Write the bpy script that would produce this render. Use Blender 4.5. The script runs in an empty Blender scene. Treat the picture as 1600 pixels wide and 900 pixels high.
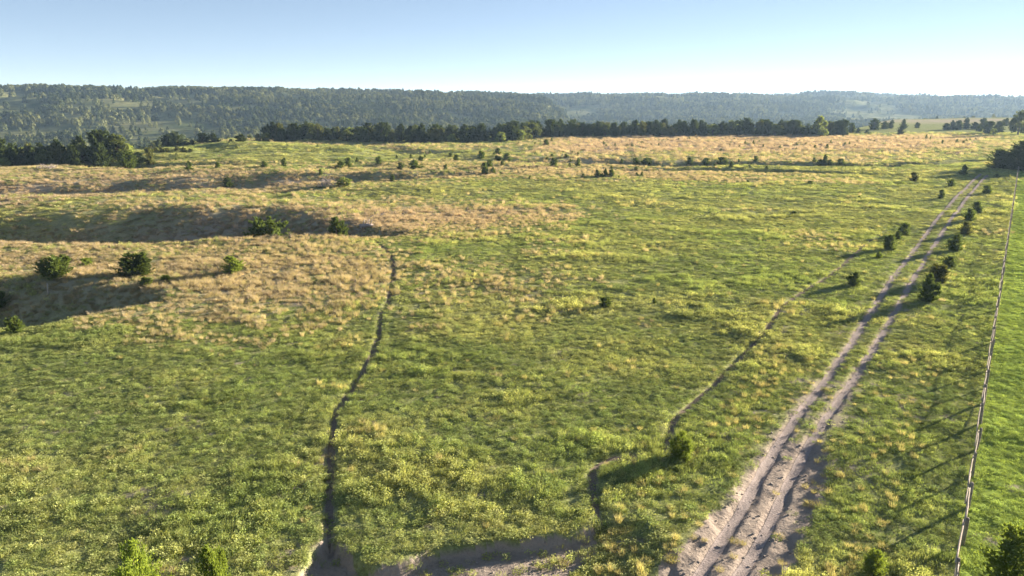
import bpy, bmesh, math, random, time
import numpy as np
from mathutils import Vector, Euler

T0 = time.time()
R = math.radians
scene = bpy.context.scene
col = scene.collection

# ------------------------------------------------------------------ camera
CAM_H = 19.0                                   # drone about 19 m above the meadow
cam = bpy.data.cameras.new('camera')
cam.sensor_width = 36.0
cam.lens = 25.7
cam.clip_start = 0.5
cam.clip_end = 30000
cam_ob = bpy.data.objects.new('camera', cam)
cam_ob.location = (0, 0, CAM_H)
cam_ob.rotation_euler = (R(90 - 14.7), 0, 0)
col.objects.link(cam_ob)
scene.camera = cam_ob

# ------------------------------------------------------------------ sky, sun, exposure
SUN_AZ, SUN_EL = 59.0, 10.0                    # degrees right of the view direction, degrees up
world = bpy.data.worlds.new('World')
scene.world = world
world.use_nodes = True
wn = world.node_tree
wn.nodes.clear()
sky = wn.nodes.new('ShaderNodeTexSky')
sky.sky_type = 'NISHITA'
sky.sun_disc = False
sky.sun_elevation = R(SUN_EL)
sky.sun_rotation = R(SUN_AZ)
sky.altitude = 600
sky.air_density = 0.42
sky.dust_density = 0.0
sky.ozone_density = 1.0
bg = wn.nodes.new('ShaderNodeBackground')
bg.inputs['Strength'].default_value = 0.063
wo = wn.nodes.new('ShaderNodeOutputWorld')
soft = wn.nodes.new('ShaderNodeGamma'); soft.inputs['Gamma'].default_value = 0.62     # the camera's soft rendering of the bright sky
sat = wn.nodes.new('ShaderNodeHueSaturation'); sat.inputs['Saturation'].default_value = 1.02
wn.links.new(sky.outputs[0], soft.inputs['Color'])
wn.links.new(soft.outputs[0], sat.inputs['Color'])
wn.links.new(sat.outputs[0], bg.inputs['Color'])
wn.links.new(bg.outputs[0], wo.inputs['Surface'])

sun = bpy.data.lights.new('sun', 'SUN')
sun.energy = 5.0
sun.angle = R(0.55)
sun.color = (1.0, 0.89, 0.72)
sun_ob = bpy.data.objects.new('sun', sun)
sdir = Vector((math.sin(R(SUN_AZ)) * math.cos(R(SUN_EL)), math.cos(R(SUN_AZ)) * math.cos(R(SUN_EL)), math.sin(R(SUN_EL))))
sun_ob.rotation_euler = (-sdir).to_track_quat('-Z', 'Y').to_euler()
sun_ob.location = (60, 40, 60)
col.objects.link(sun_ob)

scene.view_settings.view_transform = 'Standard'
scene.view_settings.look = 'None'
scene.view_settings.gamma = 1.0
scene.view_settings.use_curve_mapping = False
scene.view_settings.exposure = 2.42
scene.render.engine = 'CYCLES'
scene.cycles.max_bounces = 6
scene.cycles.diffuse_bounces = 3
scene.cycles.transmission_bounces = 3
scene.cycles.transparent_max_bounces = 4
scene.cycles.volume_bounces = 0
scene.cycles.use_denoising = True

# ------------------------------------------------------------------ lines on the ground (metres)
# TERRAIN BEGIN
HOLLOW = [(-7.5, 16.11), (-9.0, 22.97), (-8.98, 25.75), (-8.66, 27.79), (-8.34, 28.74), (-7.88, 28.74), (-7.11, 27.93), (-6.31, 27.11), (-5.38, 26.76), (-4.38, 27.33), (-3.76, 27.88), (-2.68, 28.26), (-1.14, 28.65), (0.0, 28.84), (1.73, 28.99), (3.07, 29.55), (4.05, 30.44), (6.35, 30.72), (7.2, 27.7), (6.88, 24.02), (5.36, 16.11)]
HOLLOW_DIRT = [(-7.41, 16.11), (-8.88, 22.97), (-8.9, 25.75), (-8.61, 27.79), (-8.32, 28.65), (-7.86, 28.65), (-7.09, 27.84), (-6.29, 27.02), (-5.36, 26.67), (-4.37, 27.24), (-3.75, 27.79), (-2.67, 28.16), (-1.14, 28.55), (0.0, 28.74), (1.72, 28.89), (3.06, 29.44), (3.9, 29.91), (3.51, 28.16), (2.73, 27.24), (2.34, 25.75), (2.13, 22.97), (1.79, 16.11)]
WASH = [(13.92, 36.83), (15.47, 37.99), (17.62, 37.99), (17.33, 36.09), (15.53, 32.45), (13.67, 29.65), (11.71, 26.8), (10.07, 23.66), (6.79, 16.11), (1.07, 16.11), (3.88, 23.66), (5.67, 26.16), (7.64, 28.4), (9.98, 31.27), (12.06, 34.02)]
TRAIL = [(-8.08, 28.36), (-8.65, 30.72), (-9.12, 33.06), (-10.08, 37.21), (-10.93, 41.44), (-10.88, 44.4), (-10.72, 47.77), (-10.68, 52.33), (-11.05, 57.76), (-11.74, 62.32), (-11.8, 66.46), (-12.54, 73.74), (-13.48, 81.04), (-14.95, 87.93), (-16.75, 93.87), (-18.46, 97.81)]
FAINT_TRAIL = [(4.04, 30.39), (4.06, 32.45), (4.42, 35.17), (5.6, 36.31), (8.61, 37.37), (9.16, 38.81), (9.81, 40.98), (12.13, 44.4), (14.14, 47.18), (18.42, 53.79), (21.55, 58.62), (25.0, 64.95), (29.66, 71.15), (35.13, 77.96), (44.68, 91.81), (54.82, 105.66)]
RUT_A = [(4.86, 22.31), (7.47, 25.95), (9.6, 29.14), (12.45, 33.69), (14.9, 37.6), (17.98, 42.19), (21.98, 47.77), (27.31, 55.63), (34.49, 66.46), (42.15, 77.96), (55.48, 97.36), (76.07, 127.09), (97.8, 157.65), (110.74, 175.36), (118.41, 185.74)]
RUT_B = [(6.59, 22.31), (9.17, 25.95), (11.33, 29.14), (14.09, 33.69), (16.66, 37.6), (19.9, 42.19), (23.91, 47.77), (29.37, 55.63), (36.67, 66.46), (44.4, 77.96), (57.65, 97.36), (78.3, 127.09), (99.87, 157.65), (110.7, 172.59), (118.08, 182.65)]
FENCE = [(15.74, 22.31), (139.32, 202.83)]
FAR_PATH = [(146.37, 245.47), (156.97, 259.76), (177.94, 290.08), (198.08, 318.93), (218.89, 348.55)]
DRY = [([(-84.09, 94.29), (-45.86, 93.45), (-20.9, 97.81), (-15.26, 89.83), (-12.9, 71.15), (-14.3, 65.38), (-19.67, 65.38), (-20.79, 61.35), (-28.75, 62.91), (-36.88, 67.58), (-44.67, 73.74), (-66.68, 73.74)], 0.85, 0.35), ([(-13.62, 84.35), (3.86, 86.11), (1.87, 68.73), (-2.38, 65.38), (-9.68, 66.46)], 0.42, 0.3), ([(-108.25, 111.21), (-79.93, 112.98), (-67.5, 127.84), (-57.33, 142.17), (-29.17, 138.53), (9.38, 133.39), (10.09, 114.19), (-7.5, 105.66), (-32.8, 96.91), (-57.87, 92.62), (-88.34, 89.83)], 0.72, 0.75), ([(-173.42, 181.14), (-113.08, 185.74), (-98.57, 202.83), (-40.09, 192.22), (-1.83, 210.55), (0.0, 188.93), (-24.25, 173.96), (-36.58, 161.14), (-50.57, 152.14), (-63.94, 146.0), (-87.5, 124.14), (-111.04, 114.19)], 0.7, 0.65), ([(-206.57, 216.73), (-102.23, 210.55), (-42.24, 202.83), (-31.56, 227.86), (-3.87, 223.28), (0.0, 210.55), (-39.75, 190.56), (-91.21, 187.32), (-166.73, 173.96)], 0.6, 0.1), ([(6.17, 286.37), (17.18, 333.09), (42.14, 377.72), (171.8, 377.72), (241.49, 377.72), (188.38, 301.79), (158.34, 265.95), (116.6, 259.76), (44.34, 256.77), (6.43, 248.2)], 0.92, 0.95), ([(-28.16, 202.83), (0.0, 214.63), (27.9, 214.63), (41.87, 200.98), (61.39, 185.74), (81.05, 182.65), (77.9, 175.36), (30.31, 173.96), (9.85, 188.93), (-3.28, 188.93), (-25.85, 185.74)], 0.8, 0.75), ([(-4.38, 253.85), (43.85, 253.85), (133.03, 256.77), (142.71, 242.79), (116.0, 223.28), (37.2, 214.63), (0.0, 210.55)], 0.55, 0.55), ([(135.76, 245.47), (183.58, 265.95), (169.71, 245.47), (136.86, 232.64)], 0.5, 0.9), ([(297.97, 646.49), (454.2, 665.32), (377.77, 552.53), (254.99, 552.53)], 0.8, 0.6), ([(-137.45, 333.09), (-89.04, 323.51), (-40.5, 293.88), (10.39, 301.79), (9.63, 279.23), (-36.72, 265.95), (-83.15, 301.79), (-124.72, 301.79)], 0.6, 0.6)]

def _hash(ix, iy, seed):
    h = (ix.astype(np.int64) * 374761393 + iy.astype(np.int64) * 668265263 + seed * 1442695041) & 0xffffffff
    h = ((h ^ (h >> 13)) * 1274126177) & 0xffffffff
    h = (h ^ (h >> 16)) & 0xffffffff
    return h.astype(np.float64) / 4294967295.0

def vnoise(x, y, seed=0):
    ix = np.floor(x); iy = np.floor(y)
    fx = x - ix; fy = y - iy
    fx = fx * fx * fx * (fx * (fx * 6 - 15) + 10); fy = fy * fy * fy * (fy * (fy * 6 - 15) + 10)
    a = _hash(ix, iy, seed); b = _hash(ix + 1, iy, seed); c = _hash(ix, iy + 1, seed); d = _hash(ix + 1, iy + 1, seed)
    return (a + (b - a) * fx + (c - a) * fy + (a - b - c + d) * fx * fy) * 2 - 1

def fbm(x, y, seed=0, octv=3):
    s = 0; a = 1.0; n = 0
    for k in range(octv):
        c, sn = math.cos(0.6 * k + .3), math.sin(0.6 * k + .3)
        s = s + a * vnoise((x * c - y * sn) * 2 ** k + 17.3 * k, (x * sn + y * c) * 2 ** k - 9.1 * k, seed + k)
        n += a; a *= 0.5
    return s / n

def sstep(a, b, v):
    t = np.clip((v - a) / (b - a), 0, 1)
    return t * t * (3 - 2 * t)

def smooth_line(pts, step=2.0):
    """Catmull-Rom through the points, resampled."""
    p = np.array(pts, float)
    p = np.vstack([2 * p[0] - p[1], p, 2 * p[-1] - p[-2]])
    out = []
    for i in range(1, len(p) - 2):
        n = max(1, int(np.hypot(*(p[i + 1] - p[i])[:2]) / step))
        for k in range(n):
            t = k / n
            out.append(0.5 * (2 * p[i] + (p[i + 1] - p[i - 1]) * t + (2 * p[i - 1] - 5 * p[i] + 4 * p[i + 1] - p[i + 2]) * t * t
                              + (3 * p[i] - p[i - 1] - 3 * p[i + 1] + p[i + 2]) * t ** 3))
    out.append(p[-2])
    return np.array(out)

def line_dist(x, y, line):
    """signed distance (left of the line is positive), and the line's extra columns interpolated."""
    line = np.asarray(line, float)
    best = np.full(x.shape, 1e9); side = np.zeros(x.shape); ext = np.zeros(x.shape + (line.shape[1] - 2,))
    for i in range(len(line) - 1):
        ax, ay = line[i, :2]; bx, by = line[i + 1, :2]
        dx, dy = bx - ax, by - ay
        L2 = dx * dx + dy * dy + 1e-9
        t = np.clip(((x - ax) * dx + (y - ay) * dy) / L2, 0, 1)
        ex = x - ax - t * dx; ey = y - ay - t * dy
        d = np.sqrt(ex * ex + ey * ey)
        m = d < best
        best = np.where(m, d, best)
        side = np.where(m, np.sign(dx * ey - dy * ex), side)
        if ext.shape[-1]:
            v = line[i, 2:] + (line[i + 1, 2:] - line[i, 2:]) * t[..., None]
            ext = np.where(m[..., None], v, ext)
    return best, side, ext

def in_poly(x, y, poly):
    p = np.asarray(poly); r = np.zeros(x.shape, bool)
    for i in range(len(p)):
        x0, y0 = p[i]; x1, y1 = p[i - 1]
        c = ((y0 > y) != (y1 > y)) & (x < (x1 - x0) * (y - y0) / (y1 - y0 + 1e-12) + x0)
        r ^= c
    return r

TRAIL, FAINT_TRAIL = [[tuple(p) for p in smooth_line(l, 1.2)] for l in (TRAIL, FAINT_TRAIL)]
RUT_A, RUT_B = [[tuple(p) for p in smooth_line(l, 4.0)] for l in (RUT_A, RUT_B)]

# draws and gullies: x, y, depth, width on the camera side, width on the far side
DRAWS = [
    [(-14, 104, .1, 2, 3), (-20, 105, 1.2, 4, 6), (-28, 107, 3.8, 8, 14), (-45, 109, 6.8, 12, 22), (-62, 108, 8.4, 14, 24), (-80, 107, 9.0, 15, 20), (-110, 105, 9, 17, 16), (-170, 100, 11, 25, 24)],
    [(-2, 190, .1, 4, 6), (-25, 184, 2.2, 7, 8), (-48, 174, 5.4, 12, 14), (-72, 163, 8.2, 16, 19), (-100, 153, 9.6, 18, 22), (-140, 140, 9, 22, 24), (-210, 120, 11, 30, 34)],
    [(-34.5, 69, .1, 2, 2.5), (-38, 68, 2.2, 5, 5.5), (-43, 67, 4.2, 7.5, 9), (-50, 66, 5.2, 9, 11), (-62, 63, 6, 10, 12), (-95, 56, 7, 16, 16)],
    [(140, 226, 3.2, 5, 5), (122, 214, 4.0, 6, 6), (100, 213, 3.6, 7, 6.5), (70, 216, 3.6, 8, 9), (45, 217, 3.6, 9, 13), (20, 222, 3.0, 10, 18), (0, 226, 1.4, 12, 14), (-20, 230, .2, 12, 12)],
    [(28, 196, .1, 5, 6), (45, 200, 2.2, 7, 7), (62, 196, 2.4, 7, 7), (82, 190, .8, 6, 6), (95, 186, .1, 5, 5)],
    [(-75, 206, .2, 6, 6), (-105, 208, 2.0, 8, 9), (-135, 216, 3.2, 10, 14), (-160, 226, 4, 16, 30)],
    [(-60, 268, .2, 8, 8), (-40, 262, 2.0, 10, 11), (-20, 258, 1.6, 10, 10), (5, 262, .2, 8, 8)],
    [(-108, 236, .2, 6, 6), (-98, 247, 1.6, 8, 9), (-110, 262, 2.0, 10, 10), (-140, 270, 2.5, 14, 14)],
]

def far_u(x, y):
    return np.where(y > 30, x / np.maximum(y, 30) * 1180 + 800, np.where(x < 0, -600, 2200))

def far_height(x, y):
    """river valley beyond the plateau and the hills on its other side."""
    u = far_u(x, y)
    edge = np.interp(u, [-600, 0, 230, 300, 800, 1330, 1400, 1600, 2200], [225, 238, 262, 325, 350, 395, 640, 690, 700])
    drop = sstep(0, 190, y - edge)
    floor = -27.0
    nz = fbm(x / 170, y / 170, 41, 4)
    nr = 1 - 2 * np.abs(fbm(x / 150 + 5, y / 110, 47, 3))
    z = np.full(x.shape, floor) + 2.5 * nz
    def hill(us, yr, r1, r2, amp, rise=0.004):
        r1 = np.interp(u, us, r1); r2 = np.interp(u, us, r2); yr = np.interp(u, us, yr)
        zr = CAM_H + (152 - yr) / 1180 * r2
        s = np.clip((y - r1) / (r2 - r1), 0, 1)
        s1 = s * s * (3 - 2 * s)
        return floor + (zr - floor) * s1 + rise * np.maximum(y - r2, 0) * 0 + amp * (nr * 1.0 + nz * .8) * s1 * (1 - .5 * sstep(.85, 1.1, s + 0 * y))
    zA = hill([-600, 0, 120, 200, 400, 560, 700, 800, 850, 880, 910], [152, 149.5, 148, 151, 154, 156, 157, 158.5, 164, 180, 225],
              [560, 600, 610, 620, 650, 700, 760, 800, 830, 850, 900], [1000, 1080, 1100, 1110, 1150, 1200, 1260, 1300, 1330, 1350, 1400], 10)
    zB = hill([-600, 500, 700, 900, 1100, 1250, 1400, 2200], [158, 158, 157, 157, 158, 160, 163, 168],
              [1250, 1250, 1300, 1300, 1300, 1350, 1400, 1500], [1800, 1800, 1850, 1850, 1850, 1900, 1950, 2100], 12)
    zC = hill([800, 1080, 1160, 1230, 1270, 1300, 1350, 1420, 1500, 1600, 2200], [200, 164, 159.5, 157, 154, 153.5, 155.5, 159, 164, 170, 176],
              [1500, 1500, 1500, 1500, 1450, 1400, 1400, 1400, 1400, 1400, 1400], [2300] * 11, 13)
    zD = hill([-600, 1100, 1600, 2200], [155, 157, 158, 159], [2500] * 4, [4200] * 4, 8)
    z = np.maximum.reduce([z, zA, zB, zC, zD])
    return z * drop, drop

def height(x, y, micro=True):
    x = np.asarray(x, float); y = np.asarray(y, float)
    r = np.hypot(x, y)
    z = .55 * fbm(x / 70, y / 70, 3, 2) * sstep(20, 70, r) + .20 * fbm(x / 16, y / 16, 7, 2)
    if micro:
        z = z + .075 * fbm(x / 3.6, y / 3.6, 11, 3) * (1 - .6 * sstep(150, 320, r)) + .16 * np.maximum(fbm(x / 7, y / 5, 13, 2) - .15, 0)
    for k, d in enumerate(DRAWS):
        xs = x + 2.5 * fbm(x / 13, y / 13, 60 + k, 2) + 4 * fbm(x / 34, y / 34, 70 + k, 2); ys = y + 3.0 * fbm(x / 12, y / 12, 80 + k, 2)
        dist, side, e = line_dist(xs, ys, d)
        # the lines run from head to mouth; the camera side is the side with smaller y
        dirx = d[-1][0] - d[0][0]
        cam_side = side * (1 if dirx < 0 else -1) > 0
        w = np.where(cam_side, e[..., 1], e[..., 2])
        s = np.clip(dist / np.maximum(w, .1), 0, 1)
        z = z - e[..., 0] * (1 - s * s * (3 - 2 * s))
    z = z + 1.1 * fbm(x / 26, y / 19, 91, 2) * sstep(-8, -45, x) * sstep(112, 135, y) + .5 * fbm(x / 15, y / 11, 93, 2) * sstep(-15, -40, x) * sstep(66, 85, y)
    # grassy mound
    q = ((x + 88) / 42) ** 2 + ((y - 258) / 40) ** 2
    z = z + 2.6 * np.exp(-q * 1.3)
    # cut bank: the worn dirt hollow in front lies lower than the meadow
    near = (r < 75)
    if near.any():
        xn, yn = x[near], y[near]
        xw = xn + .22 * fbm(xn / 1.1, yn / 1.1, 21, 2); yw = yn + .22 * fbm(xn / 1.1, yn / 1.1, 22, 2)
        ins = in_poly(xw, yw, HOLLOW)
        dd, _, _ = line_dist(xw, yw, HOLLOW + [HOLLOW[0]])
        zz = -.62 * sstep(0, .5, np.where(ins, dd, 0)) * (1 - sstep(2.5, 8.5, xn))
        xw = xn + .5 * fbm(xn / 1.7, yn / 1.7, 25, 3); yw = yn + .5 * fbm(xn / 1.7, yn / 1.7, 26, 3)
        dd, _, _ = line_dist(xw, yw, WASH + [WASH[0]])
        zz = zz - .16 * sstep(0, .7, np.where(in_poly(xw, yw, WASH), dd, 0))
        z[near] = z[near] + zz + .022 * fbm(xn / .55, yn / .55, 27, 2) * (zz < -.05)
    for line, w, dep, rmax in ((TRAIL, .42, .18, 150), (FAINT_TRAIL, .46, .14, 130), (RUT_A, .50, .11, 170), (RUT_B, .50, .11, 170)):
        m = r < rmax
        if m.any():
            dd, _, _ = line_dist(x[m] + .12 * fbm(x[m] / 1.5, y[m] / 1.5, 31, 2), y[m], line)
            w = w * (1 + .4 * fbm(x[m] / 2.3, y[m] / 2.3, 32, 2))
            z[m] = z[m] - dep * (1 - sstep(.3, 1.0, dd / w)) * (1 - sstep(rmax * .5, rmax, r[m]))
    fz, drop = far_height(x, y)
    return z * (1 - drop) + fz


def h1(x, y):
    return float(height(np.array([x]), np.array([y]))[0])

# ------------------------------------------------------------------ what grows where
def dry_field(x, y):
    """0 green .. 1 dry tan, and pinkness 0..1"""
    j = 1 + np.hypot(x, y) / 120
    xw = x + 2.2 * j * fbm(x / 9, y / 9, 101, 3); yw = y + 2.2 * j * fbm(x / 9, y / 9, 102, 3)
    d = np.zeros(x.shape); p = np.zeros(x.shape)
    for poly, dv, pv in DRY:
        m = np.zeros(x.shape)
        for ox, oy in ((0, 0), (5.2, 2.5), (-5.0, 2.8), (2.4, -3.6), (-2.6, -3.4), (0, 5.2)):
            m += in_poly(xw + ox * j, yw + oy * j, poly) / 6.0
        d = np.maximum(d, dv * m); p = np.maximum(p, pv * m)
    n = fbm(x / 11, y / 8, 105, 3); n2 = fbm(x / 4.5, y / 3.0, 107, 3)
    d = np.clip(d * (1 + .35 * n + .45 * n2) + .55 * np.maximum(n - .32, 0), 0, 1)
    return d, p

def track_dist(x, y):
    a = np.full(x.shape, 50.0)
    for line in (RUT_A, RUT_B):
        a = np.minimum(a, line_dist(x, y, line)[0])
    return a

def lush_field(x, y):
    d, s, _ = line_dist(x, y, FENCE)
    return np.where(s < 0, 1.0, 0.0)

# ------------------------------------------------------------------ node helpers
def new_mat(name):
    m = bpy.data.materials.new(name); m.use_nodes = True
    nt = m.node_tree; nt.nodes.clear()
    return m, nt

def nd(nt, t, **kw):
    n = nt.nodes.new(t)
    for k, v in kw.items():
        if hasattr(n, k): setattr(n, k, v)
        else: n.inputs[k].default_value = v
    return n

def ramp(nt, fac, stops):
    r = nt.nodes.new('ShaderNodeValToRGB')
    cr = r.color_ramp
    while len(cr.elements) < len(stops): cr.elements.new(.5)
    for e, (p, c) in zip(cr.elements, stops):
        e.position = p; e.color = (*c, 1)
    if fac is not None: nt.links.new(fac, r.inputs[0])
    return r.outputs[0]

def mix(nt, fac, a, b, mode='MIX'):
    m = nt.nodes.new('ShaderNodeMix'); m.data_type = 'RGBA'; m.blend_type = mode
    for s, v in ((m.inputs[0], fac), (m.inputs[6], a), (m.inputs[7], b)):
        if hasattr(v, 'is_linked') or hasattr(v, 'links'): nt.links.new(v, s)
        elif isinstance(v, (int, float)): s.default_value = v
        else: s.default_value = (*v, 1)
    return m.outputs[2]

def noise(nt, vec, scale, detail=4, rough=.55):
    n = nt.nodes.new('ShaderNodeTexNoise')
    n.inputs['Scale'].default_value = scale; n.inputs['Detail'].default_value = detail; n.inputs['Roughness'].default_value = rough
    nt.links.new(vec, n.inputs['Vector'])
    return n.outputs['Fac']

def math_n(nt, op, a, b=None, c=None):
    m = nt.nodes.new('ShaderNodeMath'); m.operation = op
    for i, v in enumerate((a, b, c)):
        if v is None: continue
        if isinstance(v, (int, float)): m.inputs[i].default_value = v
        else: nt.links.new(v, m.inputs[i])
    return m.outputs[0]

GREEN_A, GREEN_B = (.17, .205, .075), (.33, .335, .145)
TAN, PINK, STRAW = (.34, .27, .165), (.36, .25, .18), (.40, .34, .21)
DIRT_A, DIRT_B = (.235, .185, .155), (.38, .31, .265)

def ground_material():
    m, nt = new_mat('meadow_ground')
    geo = nd(nt, 'ShaderNodeNewGeometry'); P = geo.outputs['Position']
    def att(n):
        a = nd(nt, 'ShaderNodeAttribute'); a.attribute_name = n; return a.outputs['Fac']
    n1 = noise(nt, P, .9, 6, .65); n2 = noise(nt, P, .11, 5, .6); n3 = noise(nt, P, 6.0, 4, .7)
    green = mix(nt, ramp(nt, n1, [(.35, (0, 0, 0)), (.65, (1, 1, 1))]), GREEN_A, GREEN_B)
    green = mix(nt, ramp(nt, n2, [(.4, (0, 0, 0)), (.7, (.55, .55, .55))]), green, (.29, .265, .105))
    green = mix(nt, ramp(nt, n3, [(.45, (0, 0, 0)), (.62, (.6, .6, .6))]), green, (.085, .09, .035))
    lush = mix(nt, n1, (.14, .20, .035), (.24, .30, .07))
    green = mix(nt, att('lush'), green, lush)
    dry = mix(nt, att('pink'), mix(nt, n1, (.30, .25, .15), (.45, .385, .255)), mix(nt, n1, (.30, .235, .195), (.45, .355, .30)))
    dry = mix(nt, ramp(nt, n3, [(.45, (0, 0, 0)), (.65, (.55, .55, .55))]), dry, (.17, .135, .10))
    c = mix(nt, att('dry'), green, dry)
    dirt = mix(nt, n1, DIRT_A, DIRT_B)
    dirt = mix(nt, ramp(nt, n3, [(.5, (0, 0, 0)), (.7, (.5, .5, .5))]), dirt, (.19, .155, .13))
    c = mix(nt, att('dirt'), c, dirt)
    # the far hills: grazed grass and scrub between the trees
    hillc = mix(nt, ramp(nt, noise(nt, P, .013, 6, .6), [(.38, (0, 0, 0)), (.6, (1, 1, 1))]), (.075, .095, .04), (.25, .235, .11))
    hillc = mix(nt, ramp(nt, noise(nt, P, .12, 5, .7), [(.4, (0, 0, 0)), (.65, (.7, .7, .7))]), hillc, (.08, .09, .04))
    c = mix(nt, att('hill'), c, hillc)
    b = nd(nt, 'ShaderNodeBsdfDiffuse'); nt.links.new(c, b.inputs['Color'])
    bump = nd(nt, 'ShaderNodeBump'); bump.inputs['Strength'].default_value = .9; bump.inputs['Distance'].default_value = .12
    hh = math_n(nt, 'ADD', noise(nt, P, 3.2, 6, .7), math_n(nt, 'MULTIPLY', noise(nt, P, .45, 4, .6), 2.5))
    nt.links.new(hh, bump.inputs['Height']); nt.links.new(bump.outputs[0], b.inputs['Normal'])
    o = nd(nt, 'ShaderNodeOutputMaterial'); nt.links.new(b.outputs[0], o.inputs['Surface'])
    return m

def leafy_material(name, colour, transl=.45, var=.35, instanced=False, rough=.6, hue=(1.25, 1.1, .6)):
    """thin leaves and blades: diffuse with light coming through"""
    m, nt = new_mat(name)
    if instanced:
        a = nd(nt, 'ShaderNodeAttribute'); a.attribute_type = 'INSTANCER'; a.attribute_name = 'tint'
        base = a.outputs['Color']
    else:
        base = nd(nt, 'ShaderNodeRGB'); base.outputs[0].default_value = (*colour, 1); base = base.outputs[0]
    oi = nd(nt, 'ShaderNodeObjectInfo')
    geo = nd(nt, 'ShaderNodeNewGeometry')
    rnd = math_n(nt, 'ADD', math_n(nt, 'MULTIPLY', oi.outputs['Random'], .5), math_n(nt, 'MULTIPLY', geo.outputs['Random Per Island'], .5))
    dark = mix(nt, 1.0, base, tuple(1 - var * .9 for _ in range(3)), 'MULTIPLY')
    lite = mix(nt, 1.0, base, tuple(1 + var * k for k in hue), 'MULTIPLY')
    c = mix(nt, rnd, dark, lite)
    d = nd(nt, 'ShaderNodeBsdfDiffuse'); nt.links.new(c, d.inputs['Color'])
    t = nd(nt, 'ShaderNodeBsdfTranslucent')
    nt.links.new(mix(nt, 1.0, c, (1.25, 1.2, .7), 'MULTIPLY'), t.inputs['Color'])
    ms = nd(nt, 'ShaderNodeMixShader'); ms.inputs[0].default_value = transl
    nt.links.new(d.outputs[0], ms.inputs[1]); nt.links.new(t.outputs[0], ms.inputs[2])
    o = nd(nt, 'ShaderNodeOutputMaterial'); nt.links.new(ms.outputs[0], o.inputs['Surface'])
    return m

def rough_material(name, ca, cb, scale=8.0, bump=.4, stretch=None):
    m, nt = new_mat(name)
    tc = nd(nt, 'ShaderNodeTexCoord'); P = tc.outputs['Object']
    if stretch:
        mp = nd(nt, 'ShaderNodeMapping'); mp.inputs['Scale'].default_value = stretch
        nt.links.new(P, mp.inputs['Vector']); P = mp.outputs[0]
    n = noise(nt, P, scale, 6, .65)
    c = mix(nt, ramp(nt, n, [(.3, (0, 0, 0)), (.7, (1, 1, 1))]), ca, cb)
    b = nd(nt, 'ShaderNodeBsdfDiffuse'); nt.links.new(c, b.inputs['Color'])
    bp = nd(nt, 'ShaderNodeBump'); bp.inputs['Strength'].default_value = bump; bp.inputs['Distance'].default_value = .05
    nt.links.new(n, bp.inputs['Height']); nt.links.new(bp.outputs[0], b.inputs['Normal'])
    o = nd(nt, 'ShaderNodeOutputMaterial'); nt.links.new(b.outputs[0], o.inputs['Surface'])
    return m

M = {}
M['ground'] = ground_material()
M['grass'] = leafy_material('grass_blades', (1, 1, 1), .42, .38, True)
M['cedar'] = leafy_material('cedar_foliage', (.10, .138, .042), .38, .5)
M['cedar_dark'] = leafy_material('mature_cedar_foliage', (.052, .072, .026), .28, .5)
M['cedar_bright'] = leafy_material('young_cedar_foliage', (.19, .25, .06), .52, .4)
M['cedar_olive'] = leafy_material('olive_foliage', (.115, .125, .045), .36, .4)
M['leaf'] = leafy_material('broadleaf_foliage', (.095, .115, .038), .4, .4)
M['leaf_bright'] = leafy_material('pale_broadleaf_foliage', (.20, .24, .075), .44, .35)
M['wood'] = leafy_material('woodland_foliage', (1, 1, 1), .25, .4, True)
M['bark'] = rough_material('bark', (.07, .05, .038), (.17, .13, .10), 9, .6)
M['dead'] = rough_material('bleached_deadwood', (.22, .18, .17), (.42, .36, .34), 9, .5)
M['rail'] = rough_material('weathered_rail_wood', (.26, .215, .175), (.54, .46, .38), 3, .5, (6, 6, 1))
M['post'] = rough_material('weathered_post_wood', (.15, .12, .10), (.40, .34, .28), 5, .5)
M['dirt'] = None

# ------------------------------------------------------------------ mesh helpers
def mesh_from(name, verts, faces, mat, smooth=False):
    me = bpy.data.meshes.new(name)
    me.from_pydata([tuple(v) for v in verts], [], [tuple(int(i) for i in f) for f in faces])
    if mat: me.materials.append(mat)
    if smooth: me.polygons.foreach_set('use_smooth', [True] * len(me.polygons))
    me.update()
    return me

def mesh_np(name, verts, quads, mat, smooth=True):
    me = bpy.data.meshes.new(name)
    n = quads.shape[1]
    me.vertices.add(len(verts)); me.vertices.foreach_set('co', np.ascontiguousarray(verts, np.float32).ravel())
    me.loops.add(quads.size); me.loops.foreach_set('vertex_index', quads.astype(np.int32).ravel())
    me.polygons.add(len(quads)); me.polygons.foreach_set('loop_start', np.arange(0, quads.size, n, dtype=np.int32))
    if smooth: me.polygons.foreach_set('use_smooth', np.ones(len(quads), bool))
    if mat: me.materials.append(mat)
    me.update(calc_edges=True); me.validate()
    return me

def ob(name, me, parent=None, loc=(0, 0, 0), rot=(0, 0, 0), sc=(1, 1, 1)):
    o = bpy.data.objects.new(name, me); col.objects.link(o)
    o.location = loc; o.rotation_euler = rot; o.scale = sc
    if parent: o.parent = parent
    return o

def tag(o, label=None, cat=None, group=None, kind=None):
    for k, v in (('label', label), ('category', cat), ('group', group), ('kind', kind)):
        if v: o[k] = v
    return o

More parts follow.
